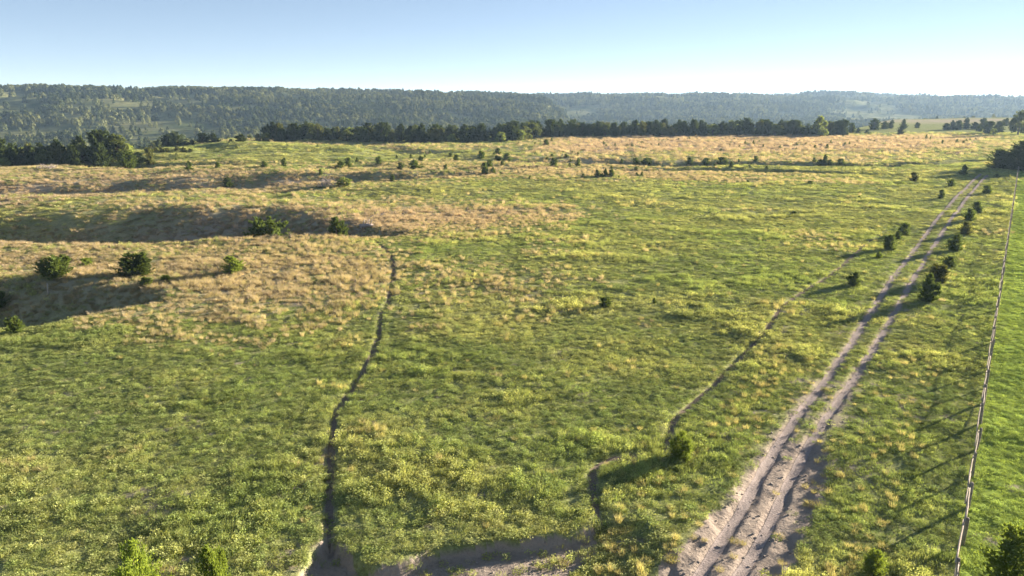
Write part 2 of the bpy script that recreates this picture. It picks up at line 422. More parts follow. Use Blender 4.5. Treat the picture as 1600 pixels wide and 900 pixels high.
def tube(verts, faces, pts, radii, sides=6, cap=True):
    base = len(verts)
    pts = [Vector(p) for p in pts]
    for i, p in enumerate(pts):
        t = (pts[min(i + 1, len(pts) - 1)] - pts[max(i - 1, 0)]).normalized()
        a = t.cross(Vector((.31, .17, .93)))
        if a.length < 1e-3: a = t.cross(Vector((1, 0, 0)))
        a.normalize(); b = t.cross(a)
        for k in range(sides):
            an = 2 * math.pi * k / sides
            verts.append(p + (a * math.cos(an) + b * math.sin(an)) * radii[i])
    for i in range(len(pts) - 1):
        for k in range(sides):
            k2 = (k + 1) % sides
            faces.append((base + i * sides + k, base + i * sides + k2, base + (i + 1) * sides + k2, base + (i + 1) * sides + k))
    if cap:
        faces.append(tuple(base + (len(pts) - 1) * sides + k for k in range(sides)))
        faces.append(tuple(base + k for k in reversed(range(sides))))

# ------------------------------------------------------------------ ground: one sheet to the horizon
def build_ground():
    fine = np.radians(np.linspace(-47, 47, 660))
    left = np.radians(np.linspace(-180, -47, 60)[:-1]); right = np.radians(np.linspace(47, 180, 60)[1:])
    ang = np.concatenate([left, fine, right])
    r = [0.5, 3, 6, 10, 14, 18, 21]
    while r[-1] < 12000:
        q = r[-1]
        r.append(q * (1 + (.0052 if q < 130 else .009 if q < 420 else .016 if q < 2500 else .05)))
    r = np.array(r)
    A, Rr = np.meshgrid(ang, r)
    X = Rr * np.sin(A); Y = Rr * np.cos(A)
    x, y = X.ravel(), Y.ravel()
    z = height(x, y)
    na, nr_ = len(ang), len(r)
    idx = np.arange(na * nr_).reshape(nr_, na)
    q = np.stack([idx[:-1, :-1], idx[:-1, 1:], idx[1:, 1:], idx[1:, :-1]], -1).reshape(-1, 4)[:, ::-1]
    me = mesh_np('ground', np.stack([x, y, z], -1), q, M['ground'])
    d, p = dry_field(x, y)
    rr = np.hypot(x, y)
    td = track_dist(x, y)
    dirt = np.zeros(x.shape)
    near = rr < 75
    xn, yn = x[near], y[near]
    ins = in_poly(xn + .5 * fbm(xn / 1.4, yn / 1.4, 23, 2), yn + .5 * fbm(xn / 1.4, yn / 1.4, 24, 2), HOLLOW_DIRT)
    ins |= in_poly(xn + .6 * fbm(xn / 1.2, yn / 1.2, 28, 3), yn + .6 * fbm(xn / 1.2, yn / 1.2, 29, 3), WASH)
    dirt[near] = np.where(ins, .95, 0)
    bare = fbm(xn / 2.2, yn / 1.6, 33, 3)
    dirt[near] = np.maximum(dirt[near], .7 * sstep(.42, .6, bare + .25 * np.exp(-td[near] / 4)))
    wob = .35 * fbm(x / 1.3, y / 1.3, 51, 3)
    wear = np.interp(rr, [28, 38, 50, 75], [1.1, .7, .1, 0])
    dirt = np.maximum(dirt, 1 - sstep(.2, .42 + wear, td + .6 * wob))
    dirt = np.maximum(dirt, np.where(rr < 140, 1 - sstep(.12, .34, line_dist(x, y, TRAIL)[0] + .2 * wob), 0) * .85)
    dirt = np.maximum(dirt, np.where(rr < 110, 1 - sstep(.1, .3, line_dist(x, y, FAINT_TRAIL)[0] + .5 * wob), 0) * .6)
    fz, drop = far_height(x, y)
    lush = lush_field(x, y)
    for nme, arr in (('dry', d), ('pink', p), ('dirt', dirt), ('lush', lush * (1 - drop)), ('hill', drop)):
        a = me.attributes.new(nme, 'FLOAT', 'POINT'); a.data.foreach_set('value', arr.astype(np.float32))
    g = ob('ground', me)
    tag(g, 'rolling grassy ground with draws and far hills under the open sky', 'ground', kind='structure')
    return g
ground = build_ground()
print('ground', round(time.time() - T0, 1))

# ------------------------------------------------------------------ dirt track and trails, worn strips lying on the ground
def dirt_material(name, ca, cb):
    m, nt = new_mat(name)
    geo = nd(nt, 'ShaderNodeNewGeometry'); P = geo.outputs['Position']
    n1 = noise(nt, P, 1.1, 6, .65); n2 = noise(nt, P, 9, 5, .7)
    c = mix(nt, n1, ca, cb)
    c = mix(nt, ramp(nt, n2, [(.48, (0, 0, 0)), (.68, (.6, .6, .6))]), c, tuple(.55 * v for v in ca))
    b = nd(nt, 'ShaderNodeBsdfDiffuse'); nt.links.new(c, b.inputs['Color'])
    bp = nd(nt, 'ShaderNodeBump'); bp.inputs['Strength'].default_value = .8; bp.inputs['Distance'].default_value = .06
    nt.links.new(math_n(nt, 'ADD', n1, n2), bp.inputs['Height']); nt.links.new(bp.outputs[0], b.inputs['Normal'])
    o = nd(nt, 'ShaderNodeOutputMaterial'); nt.links.new(b.outputs[0], o.inputs['Surface'])
    return m
M['dirt'] = dirt_material('worn_track_dirt', (.26, .212, .195), (.40, .335, .305))
M['trail'] = dirt_material('trodden_trail_dirt', (.16, .125, .10), (.27, .215, .17))

def strip(name, line, width, mat, parent, seed, lift=.02, wnoise=.3, step=.35, rmax=1e9):
    ln = smooth_line(line, step)
    ln = ln[np.hypot(ln[:, 0], ln[:, 1]) < rmax]
    t = np.gradient(ln[:, :2], axis=0); t /= np.linalg.norm(t, axis=1)[:, None] + 1e-9
    nrm = np.stack([-t[:, 1], t[:, 0]], -1)
    s = np.arange(len(ln)) * step
    rows = []
    cols_ = [-1, -.6, -.2, .2, .6, 1]
    for c in cols_:
        w = width / 2 * (1 + wnoise * fbm(s / 1.2, s * 0 + 3.3 * np.sign(c), seed, 3)) * np.minimum(1, np.minimum(s, s[::-1]) / 1.5 + .15)
        rows.append(ln[:, :2] + nrm * (w * c)[:, None])
    V = np.stack(rows, 1)
    x, y = V[..., 0].ravel(), V[..., 1].ravel()
    dist = np.hypot(x, y)
    z = height(x, y) + lift + np.maximum(dist - 60, 0) * .0009
    k = len(cols_)
    idx = np.arange(len(x)).reshape(-1, k)
    q = np.stack([idx[:-1, :-1], idx[1:, :-1], idx[1:, 1:], idx[:-1, 1:]], -1).reshape(-1, 4)[:, ::-1]
    return ob(name, mesh_np(name, np.stack([x, y, z], -1), q, mat), parent)

track = bpy.data.objects.new('dirt_track', None); col.objects.link(track)
tag(track, 'two-rut dirt track running along the fence', 'track', kind='structure')
strip('wheel_rut', RUT_A, .48, M['dirt'], track, 1)
strip('wheel_rut', RUT_B, .48, M['dirt'], track, 2)
tr = strip('cattle_trail', TRAIL, .40, M['trail'], None, 3, .012, .3, .25)
tag(tr, 'narrow dark cattle trail winding through the meadow', 'path', kind='structure')
tr = strip('faint_path', FAINT_TRAIL, .34, M['trail'], None, 4, .012, .6, .25, 110)
tag(tr, 'faint narrow path beside the dirt track', 'path', kind='structure')
far_track = strip('field_path', FAR_PATH, .9, M['trail'], None, 5, .12, .2, 2)
tag(far_track, 'thin path along the edge of the far bright field', 'path', kind='structure')

# ------------------------------------------------------------------ fence
def build_fence():
    f = bpy.data.objects.new('rail_fence', None); col.objects.link(f)
    tag(f, 'long weathered post and rail fence between the track and the lush field', 'fence')
    a, b = np.array(FENCE[0]), np.array(FENCE[-1])
    L = np.linalg.norm(b - a); u = (b - a) / L
    yaw = math.atan2(u[1], u[0])
    n = int(L / 3.6)
    rng = random.Random(5)
    posts = []
    for v in range(4):
        vs, fs = [], []
        r0 = .065 + .01 * v
        tube(vs, fs, [(0, 0, -.35), (.005, 0, .3), (-.008, .006, .9), (.01, -.004, 1.34), (.01, -.004, 1.38)], [r0 * 1.1, r0, r0 * .96, r0 * .92, r0 * .6], 8)
        posts.append(mesh_from('post', vs, fs, M['post'], True))
    rails = []
    for v in range(5):
        vs, fs = [], []
        pts = [(t * 3.78, .02 * math.sin(t * 3 + v) + .012 * rng.uniform(-1, 1), .03 * math.sin(t * 2.2 + v * 1.7)) for t in (0, .2, .4, .6, .8, 1)]
        r0 = .034 + .005 * (v % 3)
        tube(vs, fs, pts, [r0 * 1.1, r0, r0 * 1.03, r0 * .95, r0 * .9, r0 * .75], 8)
        rails.append(mesh_from('rail', vs, fs, M['rail'], True))
    px = []
    for i in range(n + 1):
        p = a + u * 3.6 * i
        px.append((p[0], p[1], h1(p[0], p[1])))
    for i, p in enumerate(px):
        ob('post', posts[i % 4], f, p, (rng.uniform(-.05, .05), rng.uniform(-.05, .05), rng.uniform(0, 6)))
    for i in range(n):
        p, q = px[i], px[i + 1]
        pitch = -math.atan2(q[2] - p[2], 3.6)
        for hh, off in ((1.18, .09), (.30, .085)):
            if hh < 1 and rng.random() < .08: continue
            s = .95 if hh > 1 else .75
            nx, ny = -u[1], u[0]
            alt = .035 * (1 if i % 2 else -1)
            ob('rail', rails[rng.randrange(5)], f, (p[0] - u[0] * .09 + nx * (off + alt), p[1] - u[1] * .09 + ny * (off + alt), p[2] + hh + rng.uniform(-.03, .03)),
               (0, pitch + rng.uniform(-.008, .008), yaw), (1, s, s))
    return f
build_fence()

# ------------------------------------------------------------------ trees
def cedar_mesh(seed, leaders=1, branches=150, sprays=8, shape='cone', blade=.16):
    """unit cedar: height 1, half width about .5; returns crown verts/faces"""
    rng = np.random.default_rng(seed)
    V, F = [], []
    tops = [(0, 0, 1.0, 1.0)]
    for k in range(leaders - 1):
        a = rng.uniform(0, 6.28); rr = rng.uniform(.16, .36)
        tops.append((rr * math.cos(a), rr * math.sin(a), rng.uniform(.62, .92), rng.uniform(.55, .8)))
    wsum = sum(t[3] for t in tops)
    for (tx, ty, th, tw) in tops:
        nb = int(branches * tw / wsum)
        ph = rng.uniform(0, 6.28, 3)
        for b in range(nb):
            t = rng.uniform(0, 1) ** 1.15
            az = rng.uniform(0, 6.283)
            lob = 1 + .22 * math.sin(az * 2 + ph[0]) + .16 * math.sin(az * 3 + ph[1] + t * 4)
            if shape == 'cone': prof = (1 - t) ** .75 * min(1, .55 + t * 2.2)
            elif shape == 'round': prof = math.sqrt(max(0, 1 - (2 * t - .82) ** 2 / 1.42)) * .95 if t < .99 else .1
            else: prof = (1 - t) ** .5 * min(1, .75 + t)
            L = .50 * tw * prof * lob * rng.uniform(.58, 1.32) + .03
            z0 = t * th * .93 * (1 - .25 * L) + .02
            up = .35 + .75 * t + rng.uniform(-.15, .2)
            d = np.array([math.cos(az), math.sin(az), up]); d /= np.linalg.norm(d)
            base = np.array([tx * min(1, .3 + t), ty * min(1, .3 + t), z0 - .12 * L])
            for s in range(sprays):
                q = (.30 + .70 * (s + rng.uniform(0, 1)) / sprays)
                c = base + d * L * q + rng.normal(0, .012 + .022 * (1 - q), 3)
                c[2] = max(.01, c[2])
                for k in range(3):
                    dd = d + rng.normal(0, .42, 3); dd[2] += .18; dd /= np.linalg.norm(dd)
                    sd = np.cross(dd, rng.normal(0, 1, 3)); sd /= np.linalg.norm(sd) + 1e-9
                    ln = blade * rng.uniform(.55, 1.0) * (.75 + .5 * (1 - q)); wd = ln * rng.uniform(.20, .32)
                    i = len(V)
                    V += [c - dd * ln * .25, c + dd * ln * .25 + sd * wd, c + dd * ln * .8, c + dd * ln * .22 - sd * wd]
                    F.append((i, i + 1, i + 2, i + 3))
    V = np.array(V); F = np.array(F)
    return V, F

def leaf_mesh(seed, lumps=22, leaves=70, size=.05, flat=1.0):
    """unit broadleaf crown: height 1 (crown from .12 up), half width .5"""
    rng = np.random.default_rng(seed)
    V, F = [], []
    for l in range(lumps):
        a = rng.uniform(0, 6.28); zz = rng.uniform(0, 1)
        rad = .40 * math.sqrt(max(.02, 1 - (2 * zz - .85) ** 2 / 1.35)) * rng.uniform(.55, 1.0)
        c = np.array([rad * math.cos(a), rad * math.sin(a), .18 + zz * .68])
        lr = rng.uniform(.10, .19)
        dr = rng.normal(0, 1, (leaves, 3)); dr /= np.linalg.norm(dr, axis=1)[:, None]
        pos = c + dr * lr * rng.uniform(.55, 1.08, (leaves, 1)) * np.array([1.1, 1.1, .85])
        for p, n in zip(pos, dr):
            n = n + rng.normal(0, .6, 3); n /= np.linalg.norm(n)
            s1 = np.cross(n, rng.normal(0, 1, 3)); s1 /= np.linalg.norm(s1); s2 = np.cross(n, s1)
            k = size * rng.uniform(.6, 1.3); i = len(V)
            V += [p - s1 * k, p - s2 * k * .7, p + s1 * k, p + s2 * k * .7]
            F.append((i, i + 1, i + 2, i + 3))
    return np.array(V), np.array(F)

def trunk_mesh(seed, h=.8, r=.035, limbs=5, lean=.03, limb_len=.3):
    rng = random.Random(seed)
    vs, fs = [], []
    pts = [(lean * math.sin(k * 1.7 + seed) * k / 6, lean * math.cos(k * 1.3) * k / 6, -.06 + (h + .06) * k / 6) for k in range(7)]
    tube(vs, fs, pts, [r * 1.5, r * 1.15, r, r * .85, r * .65, r * .42, r * .15], 7)
    for k in range(limbs):
        z = h * rng.uniform(.15, .75); a = rng.uniform(0, 6.28); L = limb_len * rng.uniform(.6, 1) * (1 - z / h * .5)
        p0 = Vector((0, 0, z)); d = Vector((math.cos(a), math.sin(a), rng.uniform(.3, .9)))
        tube(vs, fs, [p0, p0 + d * L * .5, p0 + d * L + Vector((0, 0, .04))], [r * .5, r * .32, r * .1], 5)
    return mesh_from('trunk', vs, fs, M['bark'], True)

def crown(name, vf, mat):
    return mesh_np(name, vf[0], vf[1], mat, False)

CED_HI = [cedar_mesh(1, 5, 240, 14, 'wide', .085), cedar_mesh(2, 3, 230, 14, 'cone', .085), cedar_mesh(3, 6, 250, 14, 'wide', .082), cedar_mesh(4, 4, 240, 14, 'wide', .085)]
CED_NEAR = [cedar_mesh(41, 5, 480, 18, 'wide', .045), cedar_mesh(42, 3, 420, 18, 'wide', .05)]
CED_MID = [cedar_mesh(11, 2, 130, 6, 'wide', .17), cedar_mesh(12, 1, 130, 6, 'cone', .17), cedar_mesh(13, 3, 130, 6, 'wide', .165), cedar_mesh(14, 1, 130, 6, 'round', .17)]
CED_LOW = [cedar_mesh(21, 1, 60, 4, 'wide', .24), cedar_mesh(22, 1, 60, 4, 'cone', .24), cedar_mesh(23, 2, 60, 4, 'wide', .23)]
LEAF = [leaf_mesh(31), leaf_mesh(32, 26, 60, .052), leaf_mesh(33, 18, 80, .05)]
ME = {}
for mk in ('cedar', 'cedar_dark', 'cedar_bright', 'cedar_olive'):
    if mk == 'cedar_bright': ME['near', mk] = [crown('crown', v, M[mk]) for v in CED_NEAR]
    ME['hi', mk] = [crown('crown', v, M[mk]) for v in CED_HI]
    ME['mid', mk] = [crown('crown', v, M[mk]) for v in CED_MID]
    ME['low', mk] = [crown('crown', v, M[mk]) for v in CED_LOW]
for mk in ('leaf', 'leaf_bright', 'cedar_olive'):
    ME['broad', mk] = [crown('crown', v, M[mk]) for v in LEAF]
TRUNK_C = [trunk_mesh(k, .85, .030, 5) for k in range(3)]
TRUNK_B = [trunk_mesh(10 + k, .62, .040, 8, .05, .4) for k in range(3)]

rt = random.Random(77)
def plant(name, x, y, h, w, label, cat, group=None, lod='mid', mk='cedar', variant=None, sink=.03):
    """a tree or bush: an Empty at its foot with trunk and crown"""
    z = h1(x, y) - sink
    e = bpy.data.objects.new(name, None); e.empty_display_size = .3
    col.objects.link(e); e.location = (x, y, z); e.rotation_euler = (0, 0, rt.uniform(0, 6.28))
    tag(e, label, cat, group)
    pool = ME[lod, mk]
    v = rt.choice((0, 0, 2, 2, 1, 3) if lod == 'hi' else (0, 2, 3, 3) if lod == 'mid' else (0, 1) if lod == 'near' else (0, 1, 2)) if variant is None else variant % len(pool)
    if len(pool) == 3: v %= 3
    wx = w / .95; sc = (wx * rt.uniform(.92, 1.08), wx * rt.uniform(.92, 1.08), h)
    ob('crown', pool[v], e, sc=sc)
    tm = TRUNK_B if lod == 'broad' else TRUNK_C
    ob('trunk', tm[v % 3], e, sc=(min(wx, h), min(wx, h), h))
    return e

PLANTS = [
    ('cedar_bush', -49.98, 77.5, 2.72, 4.38, 'widest sprawling cedar bush on the tan rise above the shaded gully', 'bush', None, 'hi', 'cedar'),
    ('cedar_bush', -41.94, 79.0, 2.92, 4.3, 'spiky double-topped cedar bush on the tan rise', 'bush', None, 'hi', 'cedar'),
    ('cedar_bush', -31.5, 79.5, 2.02, 2.72, 'medium cedar bush alone on the tan rise beside the trodden trail', 'bush', None, 'hi', 'cedar_bright'),
    ('cedar_bush', -49.89, 83.5, 1.0, 1.68, 'little cedar sprig between the two large bushes on the tan rise', 'bush', None, 'mid', 'cedar_bright'),
    ('cedar_bush', -38.38, 74.0, 1.04, 1.5, 'low cedar sprig below the spiky double-topped bush', 'bush', None, 'mid', 'cedar'),
    ('cedar_bush', -37.08, 76.0, 0.78, 1.54, 'low spreading cedar sprig beside the spiky double-topped bush', 'bush', None, 'mid', 'cedar_bright'),
    ('cedar_bush', -41.36, 58.0, 1.58, 1.79, 'dark cedar bush down in the shaded gully', 'bush', None, 'hi', 'cedar'),
    ('cedar_bush', -53.11, 73.25, 1.74, 1.93, 'dim cedar bush against the far wall of the shaded gully', 'bush', None, 'hi', 'cedar'),
    ('cedar_tree', -35.73, 104.5, 7.17, 7.05, 'largest dark multi-topped cedar in the draw behind the tan rise', 'tree', None, 'hi', 'cedar', 2),
    ('cedar_tree', -25.33, 104.0, 4.67, 3.88, 'rounded dark cedar beside the big multi-topped cedar in the draw', 'tree', None, 'hi', 'cedar', 0),
    ('cedar_bush', -68.71, 177.5, 2.34, 2.78, 'round cedar bush alone on the slope of the second draw', 'bush', None, 'mid', 'cedar'),
    ('cedar_bush', -84.05, 192.0, 2.35, 2.34, 'small cedar bush in the row at the foot of the grassy mound', 'bush', 'cedar bushes on the edge below the grassy mound', 'mid', 'cedar'),
    ('cedar_bush', -78.38, 196.25, 1.86, 1.53, 'small cedar bush in the row at the foot of the grassy mound', 'bush', 'cedar bushes on the edge below the grassy mound', 'mid', 'cedar'),
    ('cedar_bush', -65.91, 196.25, 1.68, 1.7, 'small cedar bush in the row at the foot of the grassy mound', 'bush', 'cedar bushes on the edge below the grassy mound', 'mid', 'cedar'),
    ('cedar_bush', -61.68, 200.25, 2.45, 1.74, 'small cedar bush in the row at the foot of the grassy mound', 'bush', 'cedar bushes on the edge below the grassy mound', 'mid', 'cedar'),
    ('cedar_bush', -48.64, 187.0, 1.43, 1.14, 'dark cedar bush scattered over the low ridge above the second draw', 'bush', 'cedar bushes scattered above the second draw', 'mid', 'cedar'),
    ('cedar_bush', -46.76, 201.0, 1.9, 2.97, 'dark cedar bush scattered over the low ridge above the second draw', 'bush', 'cedar bushes scattered above the second draw', 'mid', 'cedar'),
    ('cedar_bush', -45.48, 205.5, 2.7, 1.78, 'dark cedar bush scattered over the low ridge above the second draw', 'bush', 'cedar bushes scattered above the second draw', 'mid', 'cedar'),
    ('cedar_bush', -45.53, 217.25, 1.25, 1.13, 'dark cedar bush scattered over the low ridge above the second draw', 'bush', 'cedar bushes scattered above the second draw', 'low', 'cedar'),
    ('cedar_bush', -38.36, 213.75, 2.41, 2.22, 'dark cedar bush scattered over the low ridge above the second draw', 'bush', 'cedar bushes scattered above the second draw', 'mid', 'cedar'),
    ('cedar_bush', -29.54, 195.5, 1.85, 1.87, 'dark cedar bush scattered over the low ridge above the second draw', 'bush', 'cedar bushes scattered above the second draw', 'mid', 'cedar'),
    ('cedar_bush', -26.4, 200.0, 2.44, 4.17, 'dark cedar bush scattered over the low ridge above the second draw', 'bush', 'cedar bushes scattered above the second draw', 'mid', 'cedar'),
    ('cedar_bush', -28.25, 173.25, 1.65, 1.36, 'dark cedar bush scattered over the low ridge above the second draw', 'bush', 'cedar bushes scattered above the second draw', 'mid', 'cedar'),
    ('cedar_bush', -35.19, 226.0, 1.09, 0.98, 'dark cedar bush scattered over the low ridge above the second draw', 'bush', 'cedar bushes scattered above the second draw', 'low', 'cedar'),
    ('cedar_bush', -31.17, 228.0, 1.31, 1.18, 'dark cedar bush scattered over the low ridge above the second draw', 'bush', 'cedar bushes scattered above the second draw', 'low', 'cedar'),
    ('cedar_bush', -27.37, 221.0, 1.67, 2.11, 'dark cedar bush scattered over the low ridge above the second draw', 'bush', 'cedar bushes scattered above the second draw', 'mid', 'cedar'),
    ('cedar_bush', -27.44, 233.25, 1.12, 1.01, 'dark cedar bush scattered over the low ridge above the second draw', 'bush', 'cedar bushes scattered above the second draw', 'low', 'cedar'),
    ('cedar_bush', -29.3, 265.0, 1.5, 1.37, 'dark cedar bush scattered over the low ridge above the second draw', 'bush', 'cedar bushes scattered above the second draw', 'low', 'cedar'),
    ('cedar_bush', -19.94, 240.25, 1.37, 2.08, 'dark cedar bush scattered over the low ridge above the second draw', 'bush', 'cedar bushes scattered above the second draw', 'low', 'cedar'),
    ('cedar_bush', -16.88, 224.0, 2.11, 2.13, 'dark cedar bush scattered over the low ridge above the second draw', 'bush', 'cedar bushes scattered above the second draw', 'mid', 'cedar'),
    ('cedar_bush', -17.73, 198.25, 1.51, 1.38, 'dark cedar bush scattered over the low ridge above the second draw', 'bush', 'cedar bushes scattered above the second draw', 'mid', 'cedar'),
    ('cedar_bush', -9.99, 235.75, 2.43, 3.06, 'cedar bush in the tight cluster at the end of the low ridge', 'bush', 'cluster of cedars at the bend of the ridge', 'mid', 'cedar'),
    ('cedar_bush', -4.77, 229.5, 2.16, 2.58, 'cedar bush in the tight cluster at the end of the low ridge', 'bush', 'cluster of cedars at the bend of the ridge', 'mid', 'cedar'),
    ('cedar_bush', -1.59, 229.5, 2.79, 2.78, 'cedar bush in the tight cluster at the end of the low ridge', 'bush', 'cluster of cedars at the bend of the ridge', 'mid', 'cedar'),
    ('cedar_bush', -6.19, 203.75, 2.11, 2.65, 'cedar bush in the tight cluster at the end of the low ridge', 'bush', 'cluster of cedars at the bend of the ridge', 'mid', 'cedar'),
    ('cedar_bush', -2.71, 208.25, 1.39, 1.81, 'cedar bush in the tight cluster at the end of the low ridge', 'bush', 'cluster of cedars at the bend of the ridge', 'low', 'cedar'),
    ('cedar_bush', -7.13, 190.5, 3.03, 2.32, 'cedar bush in the tight cluster at the end of the low ridge', 'bush', 'cluster of cedars at the bend of the ridge', 'mid', 'cedar'),
    ('cedar_bush', -4.98, 191.0, 1.63, 1.33, 'cedar bush in the tight cluster at the end of the low ridge', 'bush', 'cluster of cedars at the bend of the ridge', 'mid', 'cedar'),
    ('cedar_bush', -5.86, 242.25, 1.38, 1.26, 'cedar bush in the tight cluster at the end of the low ridge', 'bush', 'cluster of cedars at the bend of the ridge', 'low', 'cedar'),
    ('cedar_bush', -4.65, 244.75, 2.07, 2.12, 'cedar bush in the tight cluster at the end of the low ridge', 'bush', 'cluster of cedars at the bend of the ridge', 'mid', 'cedar'),
    ('cedar_bush', 13.09, 286.75, 2.41, 2.47, 'cedar bush on the tan strip between the meadow and the shaded swale', 'bush', 'cedar bushes along the tan edge above the creek', 'mid', 'cedar'),
    ('cedar_bush', 11.4, 205.25, 2.5, 2.49, 'cedar bush on the tan strip between the meadow and the shaded swale', 'bush', 'cedar bushes along the tan edge above the creek', 'mid', 'cedar'),
    ('cedar_bush', 18.47, 206.75, 2.33, 1.79, 'cedar bush on the tan strip between the meadow and the shaded swale', 'bush', 'cedar bushes along the tan edge above the creek', 'mid', 'cedar'),
    ('cedar_bush', 16.14, 206.75, 1.0, 1.08, 'cedar bush on the tan strip between the meadow and the shaded swale', 'bush', 'cedar bushes along the tan edge above the creek', 'low', 'cedar'),
    ('cedar_bush', 18.23, 231.25, 0.9, 0.8, 'cedar bush on the tan strip between the meadow and the shaded swale', 'bush', 'cedar bushes along the tan edge above the creek', 'low', 'cedar'),
    ('cedar_bush', 27.29, 201.5, 0.98, 0.87, 'cedar bush on the tan strip between the meadow and the shaded swale', 'bush', 'cedar bushes along the tan edge above the creek', 'low', 'cedar'),
    ('cedar_bush', 30.41, 202.5, 0.8, 0.88, 'cedar bush on the tan strip between the meadow and the shaded swale', 'bush', 'cedar bushes along the tan edge above the creek', 'low', 'cedar'),
    ('cedar_bush', 34.12, 202.5, 0.98, 1.41, 'cedar bush on the tan strip between the meadow and the shaded swale', 'bush', 'cedar bushes along the tan edge above the creek', 'low', 'cedar'),
    ('cedar_bush', 31.06, 183.0, 0.89, 0.96, 'cedar bush on the tan strip between the meadow and the shaded swale', 'bush', 'cedar bushes along the tan edge above the creek', 'low', 'cedar'),
    ('cedar_bush', 32.33, 183.0, 1.06, 1.11, 'cedar bush on the tan strip between the meadow and the shaded swale', 'bush', 'cedar bushes along the tan edge above the creek', 'low', 'cedar'),
    ('cedar_bush', 17.18, 177.75, 1.03, 1.24, 'cedar bush on the tan strip between the meadow and the shaded swale', 'bush', 'cedar bushes along the tan edge above the creek', 'low', 'cedar'),
    ('cedar_bush', 20.87, 180.25, 1.55, 1.41, 'cedar bush on the tan strip between the meadow and the shaded swale', 'bush', 'cedar bushes along the tan edge above the creek', 'mid', 'cedar'),
    ('cedar_bush', 22.91, 180.25, 1.88, 1.73, 'cedar bush on the tan strip between the meadow and the shaded swale', 'bush', 'cedar bushes along the tan edge above the creek', 'mid', 'cedar'),
    ('cedar_bush', 24.29, 180.0, 1.71, 1.72, 'cedar bush on the tan strip between the meadow and the shaded swale', 'bush', 'cedar bushes along the tan edge above the creek', 'mid', 'cedar'),
    ('cedar_bush', 21.79, 178.75, 0.87, 1.4, 'cedar bush on the tan strip between the meadow and the shaded swale', 'bush', 'cedar bushes along the tan edge above the creek', 'low', 'cedar'),
    ('cedar_bush', 25.53, 175.5, 0.7, 0.76, 'cedar bush on the tan strip between the meadow and the shaded swale', 'bush', 'cedar bushes along the tan edge above the creek', 'low', 'cedar'),
    ('cedar_bush', 4.29, 176.0, 1.02, 0.92, 'cedar bush on the tan strip between the meadow and the shaded swale', 'bush', 'cedar bushes along the tan edge above the creek', 'low', 'cedar'),
    ('cedar_bush', 3.51, 202.25, 0.79, 0.88, 'cedar bush on the tan strip between the meadow and the shaded swale', 'bush', 'cedar bushes along the tan edge above the creek', 'low', 'cedar'),
    ('cedar_bush', 8.0, 250.25, 0.97, 1.08, 'dark cedar bush standing in the long shaded creek swale', 'bush', 'cedar bushes in the shaded swale', 'low', 'cedar'),
    ('cedar_bush', 17.26, 237.5, 1.36, 2.05, 'dark cedar bush standing in the long shaded creek swale', 'bush', 'cedar bushes in the shaded swale', 'low', 'cedar'),
    ('cedar_bush', 21.7, 243.75, 1.39, 1.26, 'dark cedar bush standing in the long shaded creek swale', 'bush', 'cedar bushes in the shaded swale', 'low', 'cedar'),
    ('cedar_bush', 20.46, 252.0, 0.97, 0.87, 'dark cedar bush standing in the long shaded creek swale', 'bush', 'cedar bushes in the shaded swale', 'low', 'cedar'),
    ('cedar_bush', 11.09, 233.0, 1.12, 1.81, 'dark cedar bush standing in the long shaded creek swale', 'bush', 'cedar bushes in the shaded swale', 'low', 'cedar'),
    ('cedar_bush', 12.76, 238.0, 1.14, 1.65, 'dark cedar bush standing in the long shaded creek swale', 'bush', 'cedar bushes in the shaded swale', 'low', 'cedar'),
    ('cedar_bush', 34.16, 230.5, 1.53, 1.6, 'dark cedar bush standing in the long shaded creek swale', 'bush', 'cedar bushes in the shaded swale', 'low', 'cedar'),
    ('cedar_bush', 38.08, 227.5, 2.35, 2.36, 'dark cedar bush standing in the long shaded creek swale', 'bush', 'cedar bushes in the shaded swale', 'mid', 'cedar'),
    ('cedar_bush', 41.47, 226.75, 1.92, 3.93, 'dark cedar bush standing in the long shaded creek swale', 'bush', 'cedar bushes in the shaded swale', 'mid', 'cedar'),
    ('cedar_bush', 54.19, 225.75, 1.91, 2.35, 'dark cedar bush standing in the long shaded creek swale', 'bush', 'cedar bushes in the shaded swale', 'mid', 'cedar'),
    ('cedar_bush', 58.97, 224.5, 1.9, 2.72, 'dark cedar bush standing in the long shaded creek swale', 'bush', 'cedar bushes in the shaded swale', 'mid', 'cedar'),
    ('cedar_bush', 63.56, 223.5, 2.31, 3.87, 'dark cedar bush standing in the long shaded creek swale', 'bush', 'cedar bushes in the shaded swale', 'mid', 'cedar'),
    ('cedar_bush', 56.55, 206.25, 1.0, 0.89, 'dark cedar bush standing in the long shaded creek swale', 'bush', 'cedar bushes in the shaded swale', 'low', 'cedar'),
    ('cedar_bush', 60.62, 204.25, 1.74, 1.42, 'dark cedar bush standing in the long shaded creek swale', 'bush', 'cedar bushes in the shaded swale', 'mid', 'cedar'),
    ('cedar_bush', 68.62, 223.75, 1.08, 0.97, 'dark cedar bush standing in the long shaded creek swale', 'bush', 'cedar bushes in the shaded swale', 'low', 'cedar'),
    ('cedar_bush', 73.56, 223.5, 1.69, 1.74, 'dark cedar bush standing in the long shaded creek swale', 'bush', 'cedar bushes in the shaded swale', 'mid', 'cedar'),
    ('cedar_bush', 65.6, 203.75, 0.8, 1.24, 'dark cedar bush standing in the long shaded creek swale', 'bush', 'cedar bushes in the shaded swale', 'low', 'cedar'),
    ('cedar_bush', 69.45, 201.0, 0.79, 1.4, 'dark cedar bush standing in the long shaded creek swale', 'bush', 'cedar bushes in the shaded swale', 'low', 'cedar'),
    ('cedar_bush', 90.96, 222.5, 1.28, 1.35, 'dark cedar bush standing in the long shaded creek swale', 'bush', 'cedar bushes in the shaded swale', 'low', 'cedar'),
